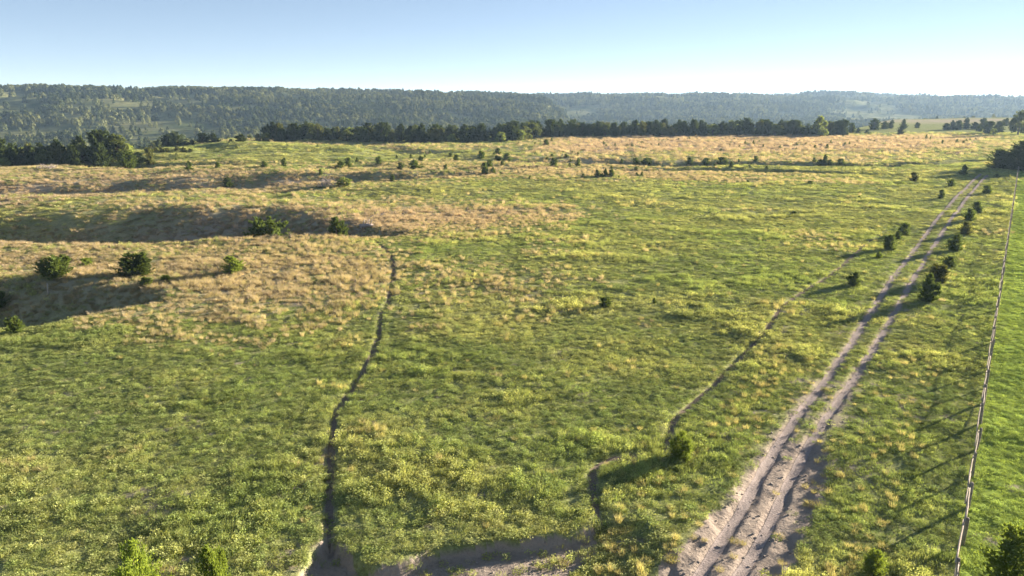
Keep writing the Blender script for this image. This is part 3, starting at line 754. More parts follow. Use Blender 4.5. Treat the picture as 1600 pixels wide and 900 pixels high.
    ('cedar_bush', 93.0, 219.75, 3.08, 2.47, 'dark cedar bush standing in the long shaded creek swale', 'bush', 'cedar bushes in the shaded swale', 'mid', 'cedar'),
    ('cedar_bush', 91.77, 220.0, 1.67, 2.29, 'dark cedar bush standing in the long shaded creek swale', 'bush', 'cedar bushes in the shaded swale', 'mid', 'cedar'),
    ('cedar_bush', 94.53, 219.75, 1.66, 1.9, 'dark cedar bush standing in the long shaded creek swale', 'bush', 'cedar bushes in the shaded swale', 'mid', 'cedar'),
    ('cedar_bush', 97.45, 219.0, 2.06, 3.04, 'dark cedar bush standing in the long shaded creek swale', 'bush', 'cedar bushes in the shaded swale', 'mid', 'cedar'),
    ('cedar_bush', 17.17, 322.0, 1.52, 1.38, 'tiny dark cedar dotted over the pink dry-grass field', 'bush', 'tiny cedars in the pink field', 'low', 'cedar'),
    ('cedar_bush', 38.4, 352.0, 1.97, 1.81, 'tiny dark cedar dotted over the pink dry-grass field', 'bush', 'tiny cedars in the pink field', 'low', 'cedar'),
    ('cedar_bush', 2.57, 298.75, 1.14, 1.03, 'tiny dark cedar dotted over the pink dry-grass field', 'bush', 'tiny cedars in the pink field', 'low', 'cedar'),
    ('cedar_bush', 9.28, 299.25, 1.14, 1.03, 'tiny dark cedar dotted over the pink dry-grass field', 'bush', 'tiny cedars in the pink field', 'low', 'cedar'),
    ('cedar_bush', 37.24, 302.5, 1.43, 1.82, 'tiny dark cedar dotted over the pink dry-grass field', 'bush', 'tiny cedars in the pink field', 'low', 'cedar'),
    ('cedar_bush', 39.61, 285.5, 1.61, 1.23, 'tiny dark cedar dotted over the pink dry-grass field', 'bush', 'tiny cedars in the pink field', 'low', 'cedar'),
    ('cedar_bush', 44.19, 286.5, 1.1, 1.73, 'tiny dark cedar dotted over the pink dry-grass field', 'bush', 'tiny cedars in the pink field', 'low', 'cedar'),
    ('cedar_bush', 46.46, 286.75, 1.62, 1.24, 'tiny dark cedar dotted over the pink dry-grass field', 'bush', 'tiny cedars in the pink field', 'low', 'cedar'),
    ('cedar_bush', 25.45, 281.25, 1.08, 0.97, 'tiny dark cedar dotted over the pink dry-grass field', 'bush', 'tiny cedars in the pink field', 'low', 'cedar'),
    ('cedar_bush', 53.17, 304.25, 1.16, 2.1, 'tiny dark cedar dotted over the pink dry-grass field', 'bush', 'tiny cedars in the pink field', 'low', 'cedar'),
    ('cedar_bush', 62.48, 310.25, 1.47, 1.07, 'tiny dark cedar dotted over the pink dry-grass field', 'bush', 'tiny cedars in the pink field', 'low', 'cedar'),
    ('cedar_bush', 57.99, 294.0, 1.12, 1.01, 'tiny dark cedar dotted over the pink dry-grass field', 'bush', 'tiny cedars in the pink field', 'low', 'cedar'),
    ('cedar_bush', 68.13, 327.5, 0.95, 1.13, 'tiny dark cedar dotted over the pink dry-grass field', 'bush', 'tiny cedars in the pink field', 'low', 'cedar'),
    ('cedar_bush', 36.54, 288.5, 0.84, 0.99, 'tiny dark cedar dotted over the pink dry-grass field', 'bush', 'tiny cedars in the pink field', 'low', 'cedar'),
    ('cedar_bush', 55.0, 294.25, 1.12, 1.01, 'tiny dark cedar dotted over the pink dry-grass field', 'bush', 'tiny cedars in the pink field', 'low', 'cedar'),
    ('cedar_bush', 73.59, 329.25, 0.95, 0.85, 'tiny dark cedar dotted over the pink dry-grass field', 'bush', 'tiny cedars in the pink field', 'low', 'cedar'),
    ('cedar_bush', 80.05, 336.25, 0.97, 1.16, 'tiny dark cedar dotted over the pink dry-grass field', 'bush', 'tiny cedars in the pink field', 'low', 'cedar'),
    ('cedar_bush', 96.97, 325.0, 1.24, 1.12, 'tiny dark cedar dotted over the pink dry-grass field', 'bush', 'tiny cedars in the pink field', 'low', 'cedar'),
    ('cedar_bush', 89.64, 304.5, 1.16, 1.05, 'tiny dark cedar dotted over the pink dry-grass field', 'bush', 'tiny cedars in the pink field', 'low', 'cedar'),
    ('cedar_bush', 86.32, 294.75, 0.86, 1.02, 'tiny dark cedar dotted over the pink dry-grass field', 'bush', 'tiny cedars in the pink field', 'low', 'cedar'),
    ('cedar_bush', 87.66, 286.5, 1.1, 0.99, 'tiny dark cedar dotted over the pink dry-grass field', 'bush', 'tiny cedars in the pink field', 'low', 'cedar'),
    ('cedar_bush', 85.39, 283.0, 0.83, 0.73, 'tiny dark cedar dotted over the pink dry-grass field', 'bush', 'tiny cedars in the pink field', 'low', 'cedar'),
    ('cedar_bush', 94.33, 301.0, 1.42, 1.3, 'tiny dark cedar dotted over the pink dry-grass field', 'bush', 'tiny cedars in the pink field', 'low', 'cedar'),
    ('cedar_bush', 97.7, 301.0, 1.7, 1.04, 'tiny dark cedar dotted over the pink dry-grass field', 'bush', 'tiny cedars in the pink field', 'low', 'cedar'),
    ('cedar_bush', 101.18, 304.5, 1.44, 1.31, 'tiny dark cedar dotted over the pink dry-grass field', 'bush', 'tiny cedars in the pink field', 'low', 'cedar'),
    ('cedar_bush', 96.38, 285.25, 1.35, 1.23, 'tiny dark cedar dotted over the pink dry-grass field', 'bush', 'tiny cedars in the pink field', 'low', 'cedar'),
    ('cedar_bush', 95.92, 279.5, 0.82, 0.72, 'tiny dark cedar dotted over the pink dry-grass field', 'bush', 'tiny cedars in the pink field', 'low', 'cedar'),
    ('cedar_bush', 100.8, 279.0, 1.58, 1.44, 'tiny dark cedar dotted over the pink dry-grass field', 'bush', 'tiny cedars in the pink field', 'low', 'cedar'),
    ('cedar_bush', 109.82, 297.25, 1.14, 1.02, 'tiny dark cedar dotted over the pink dry-grass field', 'bush', 'tiny cedars in the pink field', 'low', 'cedar'),
    ('cedar_bush', 113.37, 296.5, 1.13, 1.53, 'tiny dark cedar dotted over the pink dry-grass field', 'bush', 'tiny cedars in the pink field', 'low', 'cedar'),
    ('cedar_bush', 117.5, 297.25, 1.14, 1.28, 'tiny dark cedar dotted over the pink dry-grass field', 'bush', 'tiny cedars in the pink field', 'low', 'cedar'),
    ('cedar_bush', 113.49, 278.25, 1.58, 1.44, 'tiny dark cedar dotted over the pink dry-grass field', 'bush', 'tiny cedars in the pink field', 'low', 'cedar'),
    ('cedar_bush', 118.05, 278.25, 1.83, 1.68, 'tiny dark cedar dotted over the pink dry-grass field', 'bush', 'tiny cedars in the pink field', 'low', 'cedar'),
    ('cedar_bush', 130.42, 304.25, 1.72, 1.31, 'tiny dark cedar dotted over the pink dry-grass field', 'bush', 'tiny cedars in the pink field', 'low', 'cedar'),
    ('cedar_bush', 104.57, 273.0, 1.05, 0.94, 'tiny dark cedar dotted over the pink dry-grass field', 'bush', 'tiny cedars in the pink field', 'low', 'cedar'),
    ('cedar_bush', 101.49, 287.25, 0.84, 0.99, 'tiny dark cedar dotted over the pink dry-grass field', 'bush', 'tiny cedars in the pink field', 'low', 'cedar'),
    ('cedar_bush', 76.37, 271.5, 1.04, 1.17, 'tiny dark cedar dotted over the pink dry-grass field', 'bush', 'tiny cedars in the pink field', 'low', 'cedar'),
    ('cedar_bush', 131.91, 294.5, 1.39, 1.52, 'tiny dark cedar dotted over the pink dry-grass field', 'bush', 'tiny cedars in the pink field', 'low', 'cedar'),
    ('cedar_bush', 134.79, 297.0, 1.68, 1.02, 'tiny dark cedar dotted over the pink dry-grass field', 'bush', 'tiny cedars in the pink field', 'low', 'cedar'),
    ('cedar_bush', 132.56, 287.0, 1.1, 1.24, 'tiny dark cedar dotted over the pink dry-grass field', 'bush', 'tiny cedars in the pink field', 'low', 'cedar'),
    ('cedar_bush', 144.0, 310.5, 1.18, 0.8, 'tiny dark cedar dotted over the pink dry-grass field', 'bush', 'tiny cedars in the pink field', 'low', 'cedar'),
    ('cedar_bush', 162.2, 318.5, 0.92, 1.1, 'tiny dark cedar dotted over the pink dry-grass field', 'bush', 'tiny cedars in the pink field', 'low', 'cedar'),
    ('cedar_bush', 174.89, 330.25, 1.25, 1.42, 'tiny dark cedar dotted over the pink dry-grass field', 'bush', 'tiny cedars in the pink field', 'low', 'cedar'),
    ('cedar_bush', 182.82, 339.25, 0.98, 1.17, 'tiny dark cedar dotted over the pink dry-grass field', 'bush', 'tiny cedars in the pink field', 'low', 'cedar'),
    ('cedar_bush', 188.65, 339.25, 2.21, 1.46, 'tiny dark cedar dotted over the pink dry-grass field', 'bush', 'tiny cedars in the pink field', 'low', 'cedar'),
    ('cedar_bush', 187.21, 333.5, 1.57, 1.15, 'tiny dark cedar dotted over the pink dry-grass field', 'bush', 'tiny cedars in the pink field', 'low', 'cedar'),
    ('cedar_bush', 176.72, 318.0, 0.92, 1.09, 'tiny dark cedar dotted over the pink dry-grass field', 'bush', 'tiny cedars in the pink field', 'low', 'cedar'),
    ('cedar_bush', 174.69, 302.0, 1.7, 1.3, 'tiny dark cedar dotted over the pink dry-grass field', 'bush', 'tiny cedars in the pink field', 'low', 'cedar'),
    ('cedar_bush', 177.75, 344.75, 0.99, 1.18, 'tiny dark cedar dotted over the pink dry-grass field', 'bush', 'tiny cedars in the pink field', 'low', 'cedar'),
    ('cedar_bush', 187.57, 343.75, 0.99, 1.18, 'tiny dark cedar dotted over the pink dry-grass field', 'bush', 'tiny cedars in the pink field', 'low', 'cedar'),
    ('cedar_bush', 155.07, 318.5, 0.92, 1.1, 'tiny dark cedar dotted over the pink dry-grass field', 'bush', 'tiny cedars in the pink field', 'low', 'cedar'),
    ('cedar_bush', 183.32, 306.5, 1.73, 2.11, 'small dark cedar between the pink field and the bright green field', 'bush', 'cedars at the edge of the bright field', 'low', 'cedar'),
    ('cedar_bush', 182.67, 301.0, 1.42, 1.81, 'small dark cedar between the pink field and the bright green field', 'bush', 'cedars at the edge of the bright field', 'low', 'cedar'),
    ('cedar_bush', 192.27, 315.25, 1.49, 1.36, 'small dark cedar between the pink field and the bright green field', 'bush', 'cedars at the edge of the bright field', 'low', 'cedar'),
    ('cedar_bush', 198.27, 322.5, 1.23, 1.39, 'small dark cedar between the pink field and the bright green field', 'bush', 'cedars at the edge of the bright field', 'low', 'cedar'),
    ('cedar_bush', 205.7, 330.5, 1.25, 1.14, 'small dark cedar between the pink field and the bright green field', 'bush', 'cedars at the edge of the bright field', 'low', 'cedar'),
    ('cedar_tree', 112.1, 182.75, 2.58, 1.91, 'small round-topped cedar where the track meets the creek', 'tree', None, 'mid', 'cedar'),
    ('cedar_bush', 92.54, 169.25, 2.08, 2.36, 'leafy cedar bush in the meadow casting a long shadow towards the creek', 'bush', None, 'mid', 'cedar_olive'),
    ('cedar_bush', 95.87, 159.75, 1.68, 1.95, 'low dark cedar beside the wheel ruts near the creek', 'bush', None, 'mid', 'cedar'),
    ('cedar_bush', 81.39, 138.5, 1.6, 1.36, 'small pointed cedar in the grass on the open side of the wheel ruts', 'bush', None, 'mid', 'cedar'),
    ('cedar_bush', 94.74, 146.0, 1.68, 2.15, 'spiky cedar bush between the wheel ruts and the far fence', 'bush', None, 'mid', 'cedar'),
    ('cedar_bush', 116.52, 176.75, 1.03, 1.39, 'flat little bush by the big dark cedars at the fence end', 'bush', None, 'low', 'cedar'),
    ('cedar_bush', 66.2, 139.25, 0.57, 0.68, 'tiny dark sprig alone in the middle of the open meadow', 'bush', 'sprigs in the open meadow', 'low', 'cedar'),
    ('cedar_bush', 64.68, 129.0, 0.65, 0.64, 'tiny dark sprig alone in the middle of the open meadow', 'bush', 'sprigs in the open meadow', 'low', 'cedar'),
    ('cedar_bush', 76.72, 120.0, 1.96, 1.78, 'cedar in the row along the fence side of the track, at its creek end', 'bush', 'cedars lining the track', 'mid', 'cedar'),
    ('cedar_bush', 70.23, 111.25, 1.93, 1.76, 'cedar in the row along the fence side of the track, second from its creek end', 'bush', 'cedars lining the track', 'mid', 'cedar'),
    ('cedar_bush', 63.67, 101.25, 1.67, 1.81, 'olive cedar in the row along the fence side of the track', 'bush', 'cedars lining the track', 'mid', 'cedar_olive'),
    ('cedar_bush', 55.72, 90.0, 2.18, 2.25, 'full dark cedar midway along the fence side of the track', 'bush', 'cedars lining the track', 'hi', 'cedar'),
    ('cedar_bush', 49.94, 81.5, 1.21, 1.48, 'low dark bush between the two big cedars beside the track', 'bush', 'cedars lining the track', 'mid', 'cedar'),
    ('cedar_bush', 44.18, 73.75, 2.24, 2.24, 'olive sunlit cedar behind the tallest one beside the track', 'bush', 'cedars lining the track', 'hi', 'cedar_olive'),
    ('cedar_tree', 39.29, 66.75, 2.75, 2.25, 'tallest dark cedar beside the track, shading both wheel ruts', 'tree', 'cedars lining the track', 'hi', 'cedar'),
    ('cedar_bush', 55.06, 101.25, 1.67, 1.81, 'ragged dark cedar on the meadow side of the track, leaning pair with its neighbour', 'bush', 'cedars lining the track', 'mid', 'cedar'),
    ('cedar_bush', 52.63, 98.25, 1.16, 1.37, 'lower half of the leaning cedar pair on the meadow side of the track', 'bush', 'cedars lining the track', 'mid', 'cedar'),
    ('cedar_bush', 47.95, 91.0, 2.03, 1.91, 'cedar with a notched top on the meadow side of the track', 'bush', 'cedars lining the track', 'hi', 'cedar'),
    ('cedar_bush', 44.26, 86.25, 0.71, 0.95, 'low green sprig below the notched cedar', 'bush', 'cedars lining the track', 'mid', 'cedar_bright'),
    ('cedar_bush', 35.09, 72.5, 1.51, 1.62, 'round dark cedar bush alone on the meadow side of the track', 'bush', 'cedars lining the track', 'hi', 'cedar'),
    ('cedar_bush', 46.2, 119.0, 0.72, 1.53, 'low dark bush alone out in the bright meadow', 'bush', None, 'low', 'cedar'),
    ('cedar_bush', 8.66, 65.5, 0.94, 1.2, 'small dark bush half hidden in weeds in mid meadow', 'bush', None, 'mid', 'cedar'),
    ('cedar_bush', 13.39, 66.25, 0.56, 0.41, 'thin dark weed beside the half hidden bush in mid meadow', 'bush', None, 'mid', 'cedar'),
    ('cedar_bush', 9.27, 36.25, 1.68, 1.56, 'fresh green young cedar standing beside the faint path', 'bush', None, 'near', 'cedar_bright'),
    ('cedar_bush', 54.09, 168.5, 0.52, 1.18, 'flat dark sprig near the tan edge of the meadow', 'bush', None, 'low', 'cedar'),
    ('cedar_bush', 66.05, 162.75, 0.8, 1.7, 'low pair of sprigs casting a shadow in the meadow', 'bush', None, 'low', 'cedar'),
    ('cedar_tree', 20.4, 24.2, 4.0, 4.8, 'large spreading cedar overhanging the near end of the fence', 'tree', None, 'near', 'cedar_bright', 0),
    ('cedar_bush', 15.0, 26.2, 1.1, 1.3, 'small cedar bush crowding the near fence post', 'bush', None, 'near', 'cedar_bright', 1),
    ('cedar_tree', -13.4, 22.6, 4.0, 2.4, 'bushy bright yellow green young cedar at the foot of the meadow', 'tree', 'young cedars at the foot of the meadow', 'near', 'cedar_bright', 0),
    ('cedar_tree', -10.9, 22.9, 3.6, 1.6, 'slimmer bright young cedar at the foot of the meadow', 'tree', 'young cedars at the foot of the meadow', 'near', 'cedar_bright', 1),
    ('cedar_tree', 131.31, 199.0, 5.18, 7.95, 'lower dark cedar of the clump at the far end of the fence', 'tree', 'dark cedars at the end of the fence', 'hi', 'cedar_dark'),
    ('cedar_tree', 135.34, 196.25, 7.64, 12.27, 'broad dark cedar of the clump at the far end of the fence', 'tree', 'dark cedars at the end of the fence', 'hi', 'cedar_dark'),
    ('cedar_tree', 139.66, 192.25, 8.2, 12.36, 'outer tall cedar of the clump at the far end of the fence', 'tree', 'dark cedars at the end of the fence', 'hi', 'cedar_dark'),
    ('cedar_tree', 199.9, 383.75, 4.24, 3.62, 'dark cedar standing in the pale pasture beyond the tree belt', 'tree', 'scattered cedars in the far pasture', 'mid', 'cedar_dark'),
    ('cedar_tree', 227.17, 434.0, 5.96, 4.09, 'dark cedar standing in the pale pasture beyond the tree belt', 'tree', 'scattered cedars in the far pasture', 'mid', 'cedar_dark'),
    ('cedar_tree', 207.16, 428.0, 6.27, 6.97, 'dark cedar standing in the pale pasture beyond the tree belt', 'tree', 'scattered cedars in the far pasture', 'mid', 'cedar_dark'),
    ('cedar_tree', 218.83, 439.0, 4.43, 4.51, 'dark cedar standing in the pale pasture beyond the tree belt', 'tree', 'scattered cedars in the far pasture', 'mid', 'cedar_dark'),
    ('cedar_tree', 225.71, 446.0, 3.69, 3.44, 'dark cedar standing in the pale pasture beyond the tree belt', 'tree', 'scattered cedars in the far pasture', 'mid', 'cedar_dark'),
    ('cedar_tree', 568.74, 1220.0, 7.75, 8.3, 'dark cedar standing in the pale pasture beyond the tree belt', 'tree', 'scattered cedars in the far pasture', 'mid', 'cedar_dark'),
    ('cedar_tree', 247.81, 458.0, 3.38, 3.53, 'dark cedar standing in the pale pasture beyond the tree belt', 'tree', 'scattered cedars in the far pasture', 'mid', 'cedar_dark'),
    ('cedar_tree', 181.81, 400.0, 5.14, 4.12, 'dark cedar standing in the pale pasture beyond the tree belt', 'tree', 'scattered cedars in the far pasture', 'mid', 'cedar_dark'),
    ('cedar_tree', 182.51, 394.0, 2.92, 3.38, 'dark cedar standing in the pale pasture beyond the tree belt', 'tree', 'scattered cedars in the far pasture', 'mid', 'cedar_dark'),
    ('cedar_tree', 187.36, 394.25, 2.2, 3.04, 'dark cedar standing in the pale pasture beyond the tree belt', 'tree', 'scattered cedars in the far pasture', 'mid', 'cedar_dark'),
    ('cedar_tree', 274.7, 541.0, 2.5, 3.24, 'dark cedar standing in the pale pasture beyond the tree belt', 'tree', 'scattered cedars in the far pasture', 'mid', 'cedar_dark'),
    ('cedar_tree', 251.5, 433.0, 3.59, 4.08, 'dark cedar in the shelter row across the far pasture', 'tree', 'cedar row in the far pasture', 'mid', 'cedar_dark'),
    ('cedar_tree', 254.84, 433.0, 5.16, 4.45, 'dark cedar in the shelter row across the far pasture', 'tree', 'cedar row in the far pasture', 'mid', 'cedar_dark'),
    ('cedar_tree', 258.55, 433.0, 5.16, 4.45, 'dark cedar in the shelter row across the far pasture', 'tree', 'cedar row in the far pasture', 'mid', 'cedar_dark'),
    ('cedar_tree', 270.84, 446.0, 6.53, 4.97, 'dark cedar in the shelter row across the far pasture', 'tree', 'cedar row in the far pasture', 'mid', 'cedar_dark'),
    ('cedar_tree', 275.8, 446.0, 4.1, 5.35, 'dark cedar in the shelter row across the far pasture', 'tree', 'cedar row in the far pasture', 'mid', 'cedar_dark'),
    ('cedar_tree', 279.51, 444.0, 6.1, 5.7, 'dark cedar in the shelter row across the far pasture', 'tree', 'cedar row in the far pasture', 'mid', 'cedar_dark'),
    ('cedar_tree', 246.04, 385.0, 6.0, 5.95, 'dark cedar in the shelter row across the far pasture', 'tree', 'cedar row in the far pasture', 'mid', 'cedar_dark'),
    ('cedar_tree', 256.15, 393.0, 5.77, 5.73, 'dark cedar in the shelter row across the far pasture', 'tree', 'cedar row in the far pasture', 'mid', 'cedar_dark'),
    ('cedar_tree', 321.0, 486.0, 4.9, 4.57, 'dark cedar in the shelter row across the far pasture', 'tree', 'cedar row in the far pasture', 'mid', 'cedar_dark'),
    ('cedar_tree', 254.62, 408.0, 3.02, 4.2, 'dark cedar in the shelter row across the far pasture', 'tree', 'cedar row in the far pasture', 'mid', 'cedar_dark'),
    ('broadleaf_tree', 254.74, 375.75, 12.36, 9.03, 'tall light green leafy tree beside the bright field', 'tree', None, 'broad', 'leaf'),
    ('leafy_shrub', 240.88, 373.25, 3.45, 3.52, 'pale green leafy shrub before the shelter row', 'shrub', None, 'broad', 'leaf_bright'),
    ('broadleaf_tree', 147.67, 357.5, 10.79, 7.37, 'brightest yellow green cottonwood rising from the tree belt', 'tree', None, 'broad', 'leaf_bright'),
    ('leafy_shrub', 183.16, 382.5, 1.79, 2.63, 'bright green shrub at the end of the tree belt', 'shrub', None, 'broad', 'leaf_bright'),
    ('leafy_shrub', -108.87, 215.5, 4.8, 3.55, 'olive sunlit shrub at the end of the thicket', 'shrub', None, 'broad', 'leaf_bright'),
    ('cedar_tree', -104.01, 199.0, 5.18, 5.87, 'dark rounded cedar in front of the thicket end', 'tree', None, 'hi', 'cedar'),
    ('cedar_tree', -106.12, 216.25, 4.82, 3.0, 'olive cedar at the thicket end beside the mound', 'tree', None, 'mid', 'cedar_olive'),
    ('leafy_shrub', -112.55, 217.25, 1.45, 1.69, 'bright little shrub at the foot of the dark rounded cedar', 'shrub', None, 'broad', 'leaf_bright'),
    ('cedar_tree', -135.2, 291.75, 4.05, 5.03, 'dark rounded cedar behind the crest of the grassy mound', 'tree', 'dark cedars behind the mound', 'mid', 'cedar_dark'),
    ('cedar_tree', -131.29, 292.0, 3.78, 4.53, 'dark rounded cedar behind the crest of the grassy mound', 'tree', 'dark cedars behind the mound', 'mid', 'cedar_dark'),
    ('cedar_tree', -127.69, 307.75, 4.26, 5.83, 'dark rounded cedar behind the crest of the grassy mound', 'tree', 'dark cedars behind the mound', 'mid', 'cedar_dark'),
    ('cedar_tree', -123.46, 308.5, 3.99, 5.31, 'dark rounded cedar behind the crest of the grassy mound', 'tree', 'dark cedars behind the mound', 'mid', 'cedar_dark'),
    ('cedar_tree', -99.1, 273.0, 2.8, 4.71, 'dark rounded cedar behind the crest of the grassy mound', 'tree', 'dark cedars behind the mound', 'mid', 'cedar_dark'),
    ('cedar_tree', -99.44, 308.25, 2.86, 4.78, 'dark rounded cedar behind the crest of the grassy mound', 'tree', 'dark cedars behind the mound', 'mid', 'cedar_dark'),
    ('cedar_tree', -94.86, 306.25, 2.56, 4.22, 'dark rounded cedar behind the crest of the grassy mound', 'tree', 'dark cedars behind the mound', 'mid', 'cedar_dark'),
    ('cedar_tree', -127.53, 296.25, 1.94, 3.57, 'dark rounded cedar behind the crest of the grassy mound', 'tree', 'dark cedars behind the mound', 'mid', 'cedar_dark'),
    ('cedar_tree', -129.23, 294.25, 1.66, 3.04, 'dark rounded cedar behind the crest of the grassy mound', 'tree', 'dark cedars behind the mound', 'mid', 'cedar_dark'),
    ('cedar_bush', -115.73, 240.75, 1.37, 1.87, 'low olive shrub in the line on the flank of the grassy mound', 'bush', 'shrubs on the mound flank', 'mid', 'cedar_olive'),
    ('cedar_bush', -112.82, 238.5, 1.58, 2.06, 'low olive shrub in the line on the flank of the grassy mound', 'bush', 'shrubs on the mound flank', 'mid', 'cedar_olive'),
    ('cedar_bush', -111.2, 239.0, 1.36, 2.07, 'low olive shrub in the line on the flank of the grassy mound', 'bush', 'shrubs on the mound flank', 'mid', 'cedar_olive'),
    ('cedar_bush', -109.32, 242.25, 1.6, 1.68, 'low olive shrub in the line on the flank of the grassy mound', 'bush', 'shrubs on the mound flank', 'mid', 'cedar_olive'),
    ('cedar_bush', -106.95, 241.5, 1.6, 2.51, 'low olive shrub in the line on the flank of the grassy mound', 'bush', 'shrubs on the mound flank', 'mid', 'cedar_olive'),
    ('cedar_bush', -105.3, 242.5, 1.16, 1.89, 'low olive shrub in the line on the flank of the grassy mound', 'bush', 'shrubs on the mound flank', 'mid', 'cedar_olive'),
    ('cedar_bush', -104.83, 231.5, 0.9, 0.8, 'tiny dark sprig on the side of the grassy mound', 'bush', 'sprigs on the mound', 'low', 'cedar'),
    ('cedar_bush', -100.67, 221.5, 0.86, 0.77, 'tiny dark sprig on the side of the grassy mound', 'bush', 'sprigs on the mound', 'low', 'cedar'),
    ('cedar_bush', -91.59, 247.0, 1.18, 1.07, 'tiny dark sprig on the side of the grassy mound', 'bush', 'sprigs on the mound', 'low', 'cedar'),
    ('cedar_bush', -102.74, 272.0, 1.29, 2.35, 'tiny dark sprig on the side of the grassy mound', 'bush', 'sprigs on the mound', 'low', 'cedar'),
    ('cedar_bush', -65.88, 251.5, 0.97, 1.09, 'tiny dark sprig on the side of the grassy mound', 'bush', 'sprigs on the mound', 'low', 'cedar'),
    ('leafy_shrub', -36.75, 160.0, 1.98, 3.35, 'green leafy shrub growing through bleached dead branches', 'shrub', None, 'broad', 'leaf_bright'),
]
BRUSH = [('brush_pile', -122.11, 194.0, 4.6, 1.5, 45, 'pale heap of dead brush on the flat before the thicket'), ('brush_pile', -39.8, 158.75, 3.6, 2.0, 50, 'bleached dead branches beside the green leafy shrub')]
LOGS = [(-22.23, 110.5, 2.0, 0.35, 0.35, 'bleached fallen log at the head of the draw')]
LONE_POST = (-48.96, 74.5)
BELT_MAIN = [(-103.93, 301.79), (-85.41, 310.12), (-64.94, 314.46), (-27.06, 314.46), (0.0, 323.51), (14.97, 348.55), (46.33, 359.67), (94.14, 365.5), (141.21, 365.5), (169.01, 371.51)]
BELT_LEFT = [(-161.5, 216.73), (-150.24, 216.73), (-138.97, 216.73), (-127.7, 216.73), (-117.94, 216.73)]

for (name, x, y, h, w, label, cat, group, lod, mk, *var) in PLANTS:
    plant(name, x, y, h, w, label, cat, group, lod, mk, *var)

# the tree belt at the far edge of the meadow
def belt(points, where, group, hmin, hmax):
    for (x, y, kind, row) in points:
        h = rt.uniform(hmin, hmax)
        size = 'tall' if h > hmin + .68 * (hmax - hmin) else 'low' if h < hmin + .32 * (hmax - hmin) else 'medium'
        spot = 'fronting ' if row == 0 else 'just inside ' if row == 1 else 'deep inside '
        lab = lambda what: '%s %s %s%s' % (size, what, spot, where)
        if kind == 0: plant('cedar_tree', x, y, h, h * rt.uniform(.65, .95), lab('dark cedar'), 'tree', group, 'mid', 'cedar_dark')
        elif kind == 1: plant('cedar_tree', x, y, h * .9, h * rt.uniform(.6, .9), lab('olive cedar'), 'tree', group, 'mid', 'cedar_olive')
        elif kind == 2: plant('broadleaf_tree', x, y, h * .95, h * rt.uniform(.8, 1.05), lab('greyish leafy tree'), 'tree', group, 'broad', 'leaf')
        else: plant('broadleaf_tree', x, y, h * .8, h * rt.uniform(.75, 1.0), lab('pale sunlit leafy tree'), 'tree', group, 'broad', 'leaf_bright')

def belt_points(front, rows, gap, rowgap, seed, weights, jitter=.35):
    """rows of trees behind a front line (polyline in metres)"""
    rng = random.Random(seed); pts = []
    ln = smooth_line(front, 1.0)
    seg = np.hypot(*np.diff(ln[:, :2], axis=0).T); s = np.concatenate([[0], np.cumsum(seg)])
    for r_ in range(rows):
        d = rng.uniform(0, gap)
        while d < s[-1]:
            x = np.interp(d, s, ln[:, 0]); y = np.interp(d, s, ln[:, 1])
            pts.append((x + rng.uniform(-jitter, jitter) * gap, y + r_ * rowgap + rng.uniform(-jitter, jitter) * rowgap,
                        rng.choices((0, 1, 2, 3), weights)[0], r_))
            d += gap * rng.uniform(.75, 1.3)
    return pts

belt(belt_points(BELT_MAIN, 4, 4.6, 5.0, 3, (48, 20, 26, 6)), 'the long belt behind the pink field', 'trees in the long belt behind the pink field', 3.8, 8.0)
belt(belt_points(BELT_LEFT, 3, 4.6, 7, 4, (45, 25, 22, 8)), 'the thicket beyond the brushy draws', 'trees in the thicket beyond the draws', 5.5, 9.6)
print('trees', round(time.time() - T0, 1))

# dead brush and logs
def brush_pile(name, x, y, w, h, n, label, seed):
    rng = random.Random(seed); vs, fs = [], []
    z0 = 0
    for k in range(n):
        a = rng.uniform(0, 6.28); r = w * .5 * math.sqrt(rng.random())
        p = Vector((r * math.cos(a), r * math.sin(a), rng.uniform(0, h * .5) * (1 - r / w)))
        d = Vector((rng.gauss(0, 1), rng.gauss(0, 1), abs(rng.gauss(.5, .5)))).normalized() * rng.uniform(.4, 1.1) * h
        m = p + d * .5 + Vector((rng.uniform(-.1, .1), rng.uniform(-.1, .1), .05)) * h
        r0 = rng.uniform(.03, .075)
        tube(vs, fs, [p, m, p + d], [r0, r0 * .7, r0 * .2], 5)
        for j in range(3):
            e = m + d * rng.uniform(-.2, .4) + Vector((rng.gauss(0, .3), rng.gauss(0, .3), rng.uniform(0, .35))) * h
            tube(vs, fs, [m, e], [r0 * .5, r0 * .12], 4)
    o = ob(name, mesh_from(name, vs, fs, M['dead'], True), loc=(x, y, h1(x, y)))
    tag(o, label, 'brush pile')
for (nm, x, y, w, h, n, label) in BRUSH:
    brush_pile(nm, x, y, w, h, n, label, int(abs(x * 10)))

def log(x, y, L, r, yaw, label):
    e = bpy.data.objects.new('fallen_log', None); col.objects.link(e); e.location = (x, y, h1(x, y) + r * .7); e.rotation_euler = (0, 0, yaw)
    tag(e, label, 'log')
    vs, fs = [], []
    tube(vs, fs, [(-L / 2, 0, 0), (-L / 4, .06, .03), (0, .02, .08), (L / 4, -.05, .05), (L / 2, .02, 0)], [r * 1.15, r, r * .95, r * .85, r * .7], 10)
    ob('trunk', mesh_from('trunk', vs, fs, M['dead'], True), e)
    for k in range(4):
        vs, fs = [], []
        px = -L / 2 + L * (.25 + .18 * k)
        tube(vs, fs, [(px, 0, r * .5), (px + .15, .2 * (-1) ** k, r + .3), (px + .35, .3 * (-1) ** k, r + .7)], [r * .3, r * .2, r * .06], 6)
        ob('branch', mesh_from('branch', vs, fs, M['dead'], True), e)
for a in LOGS: log(*a)

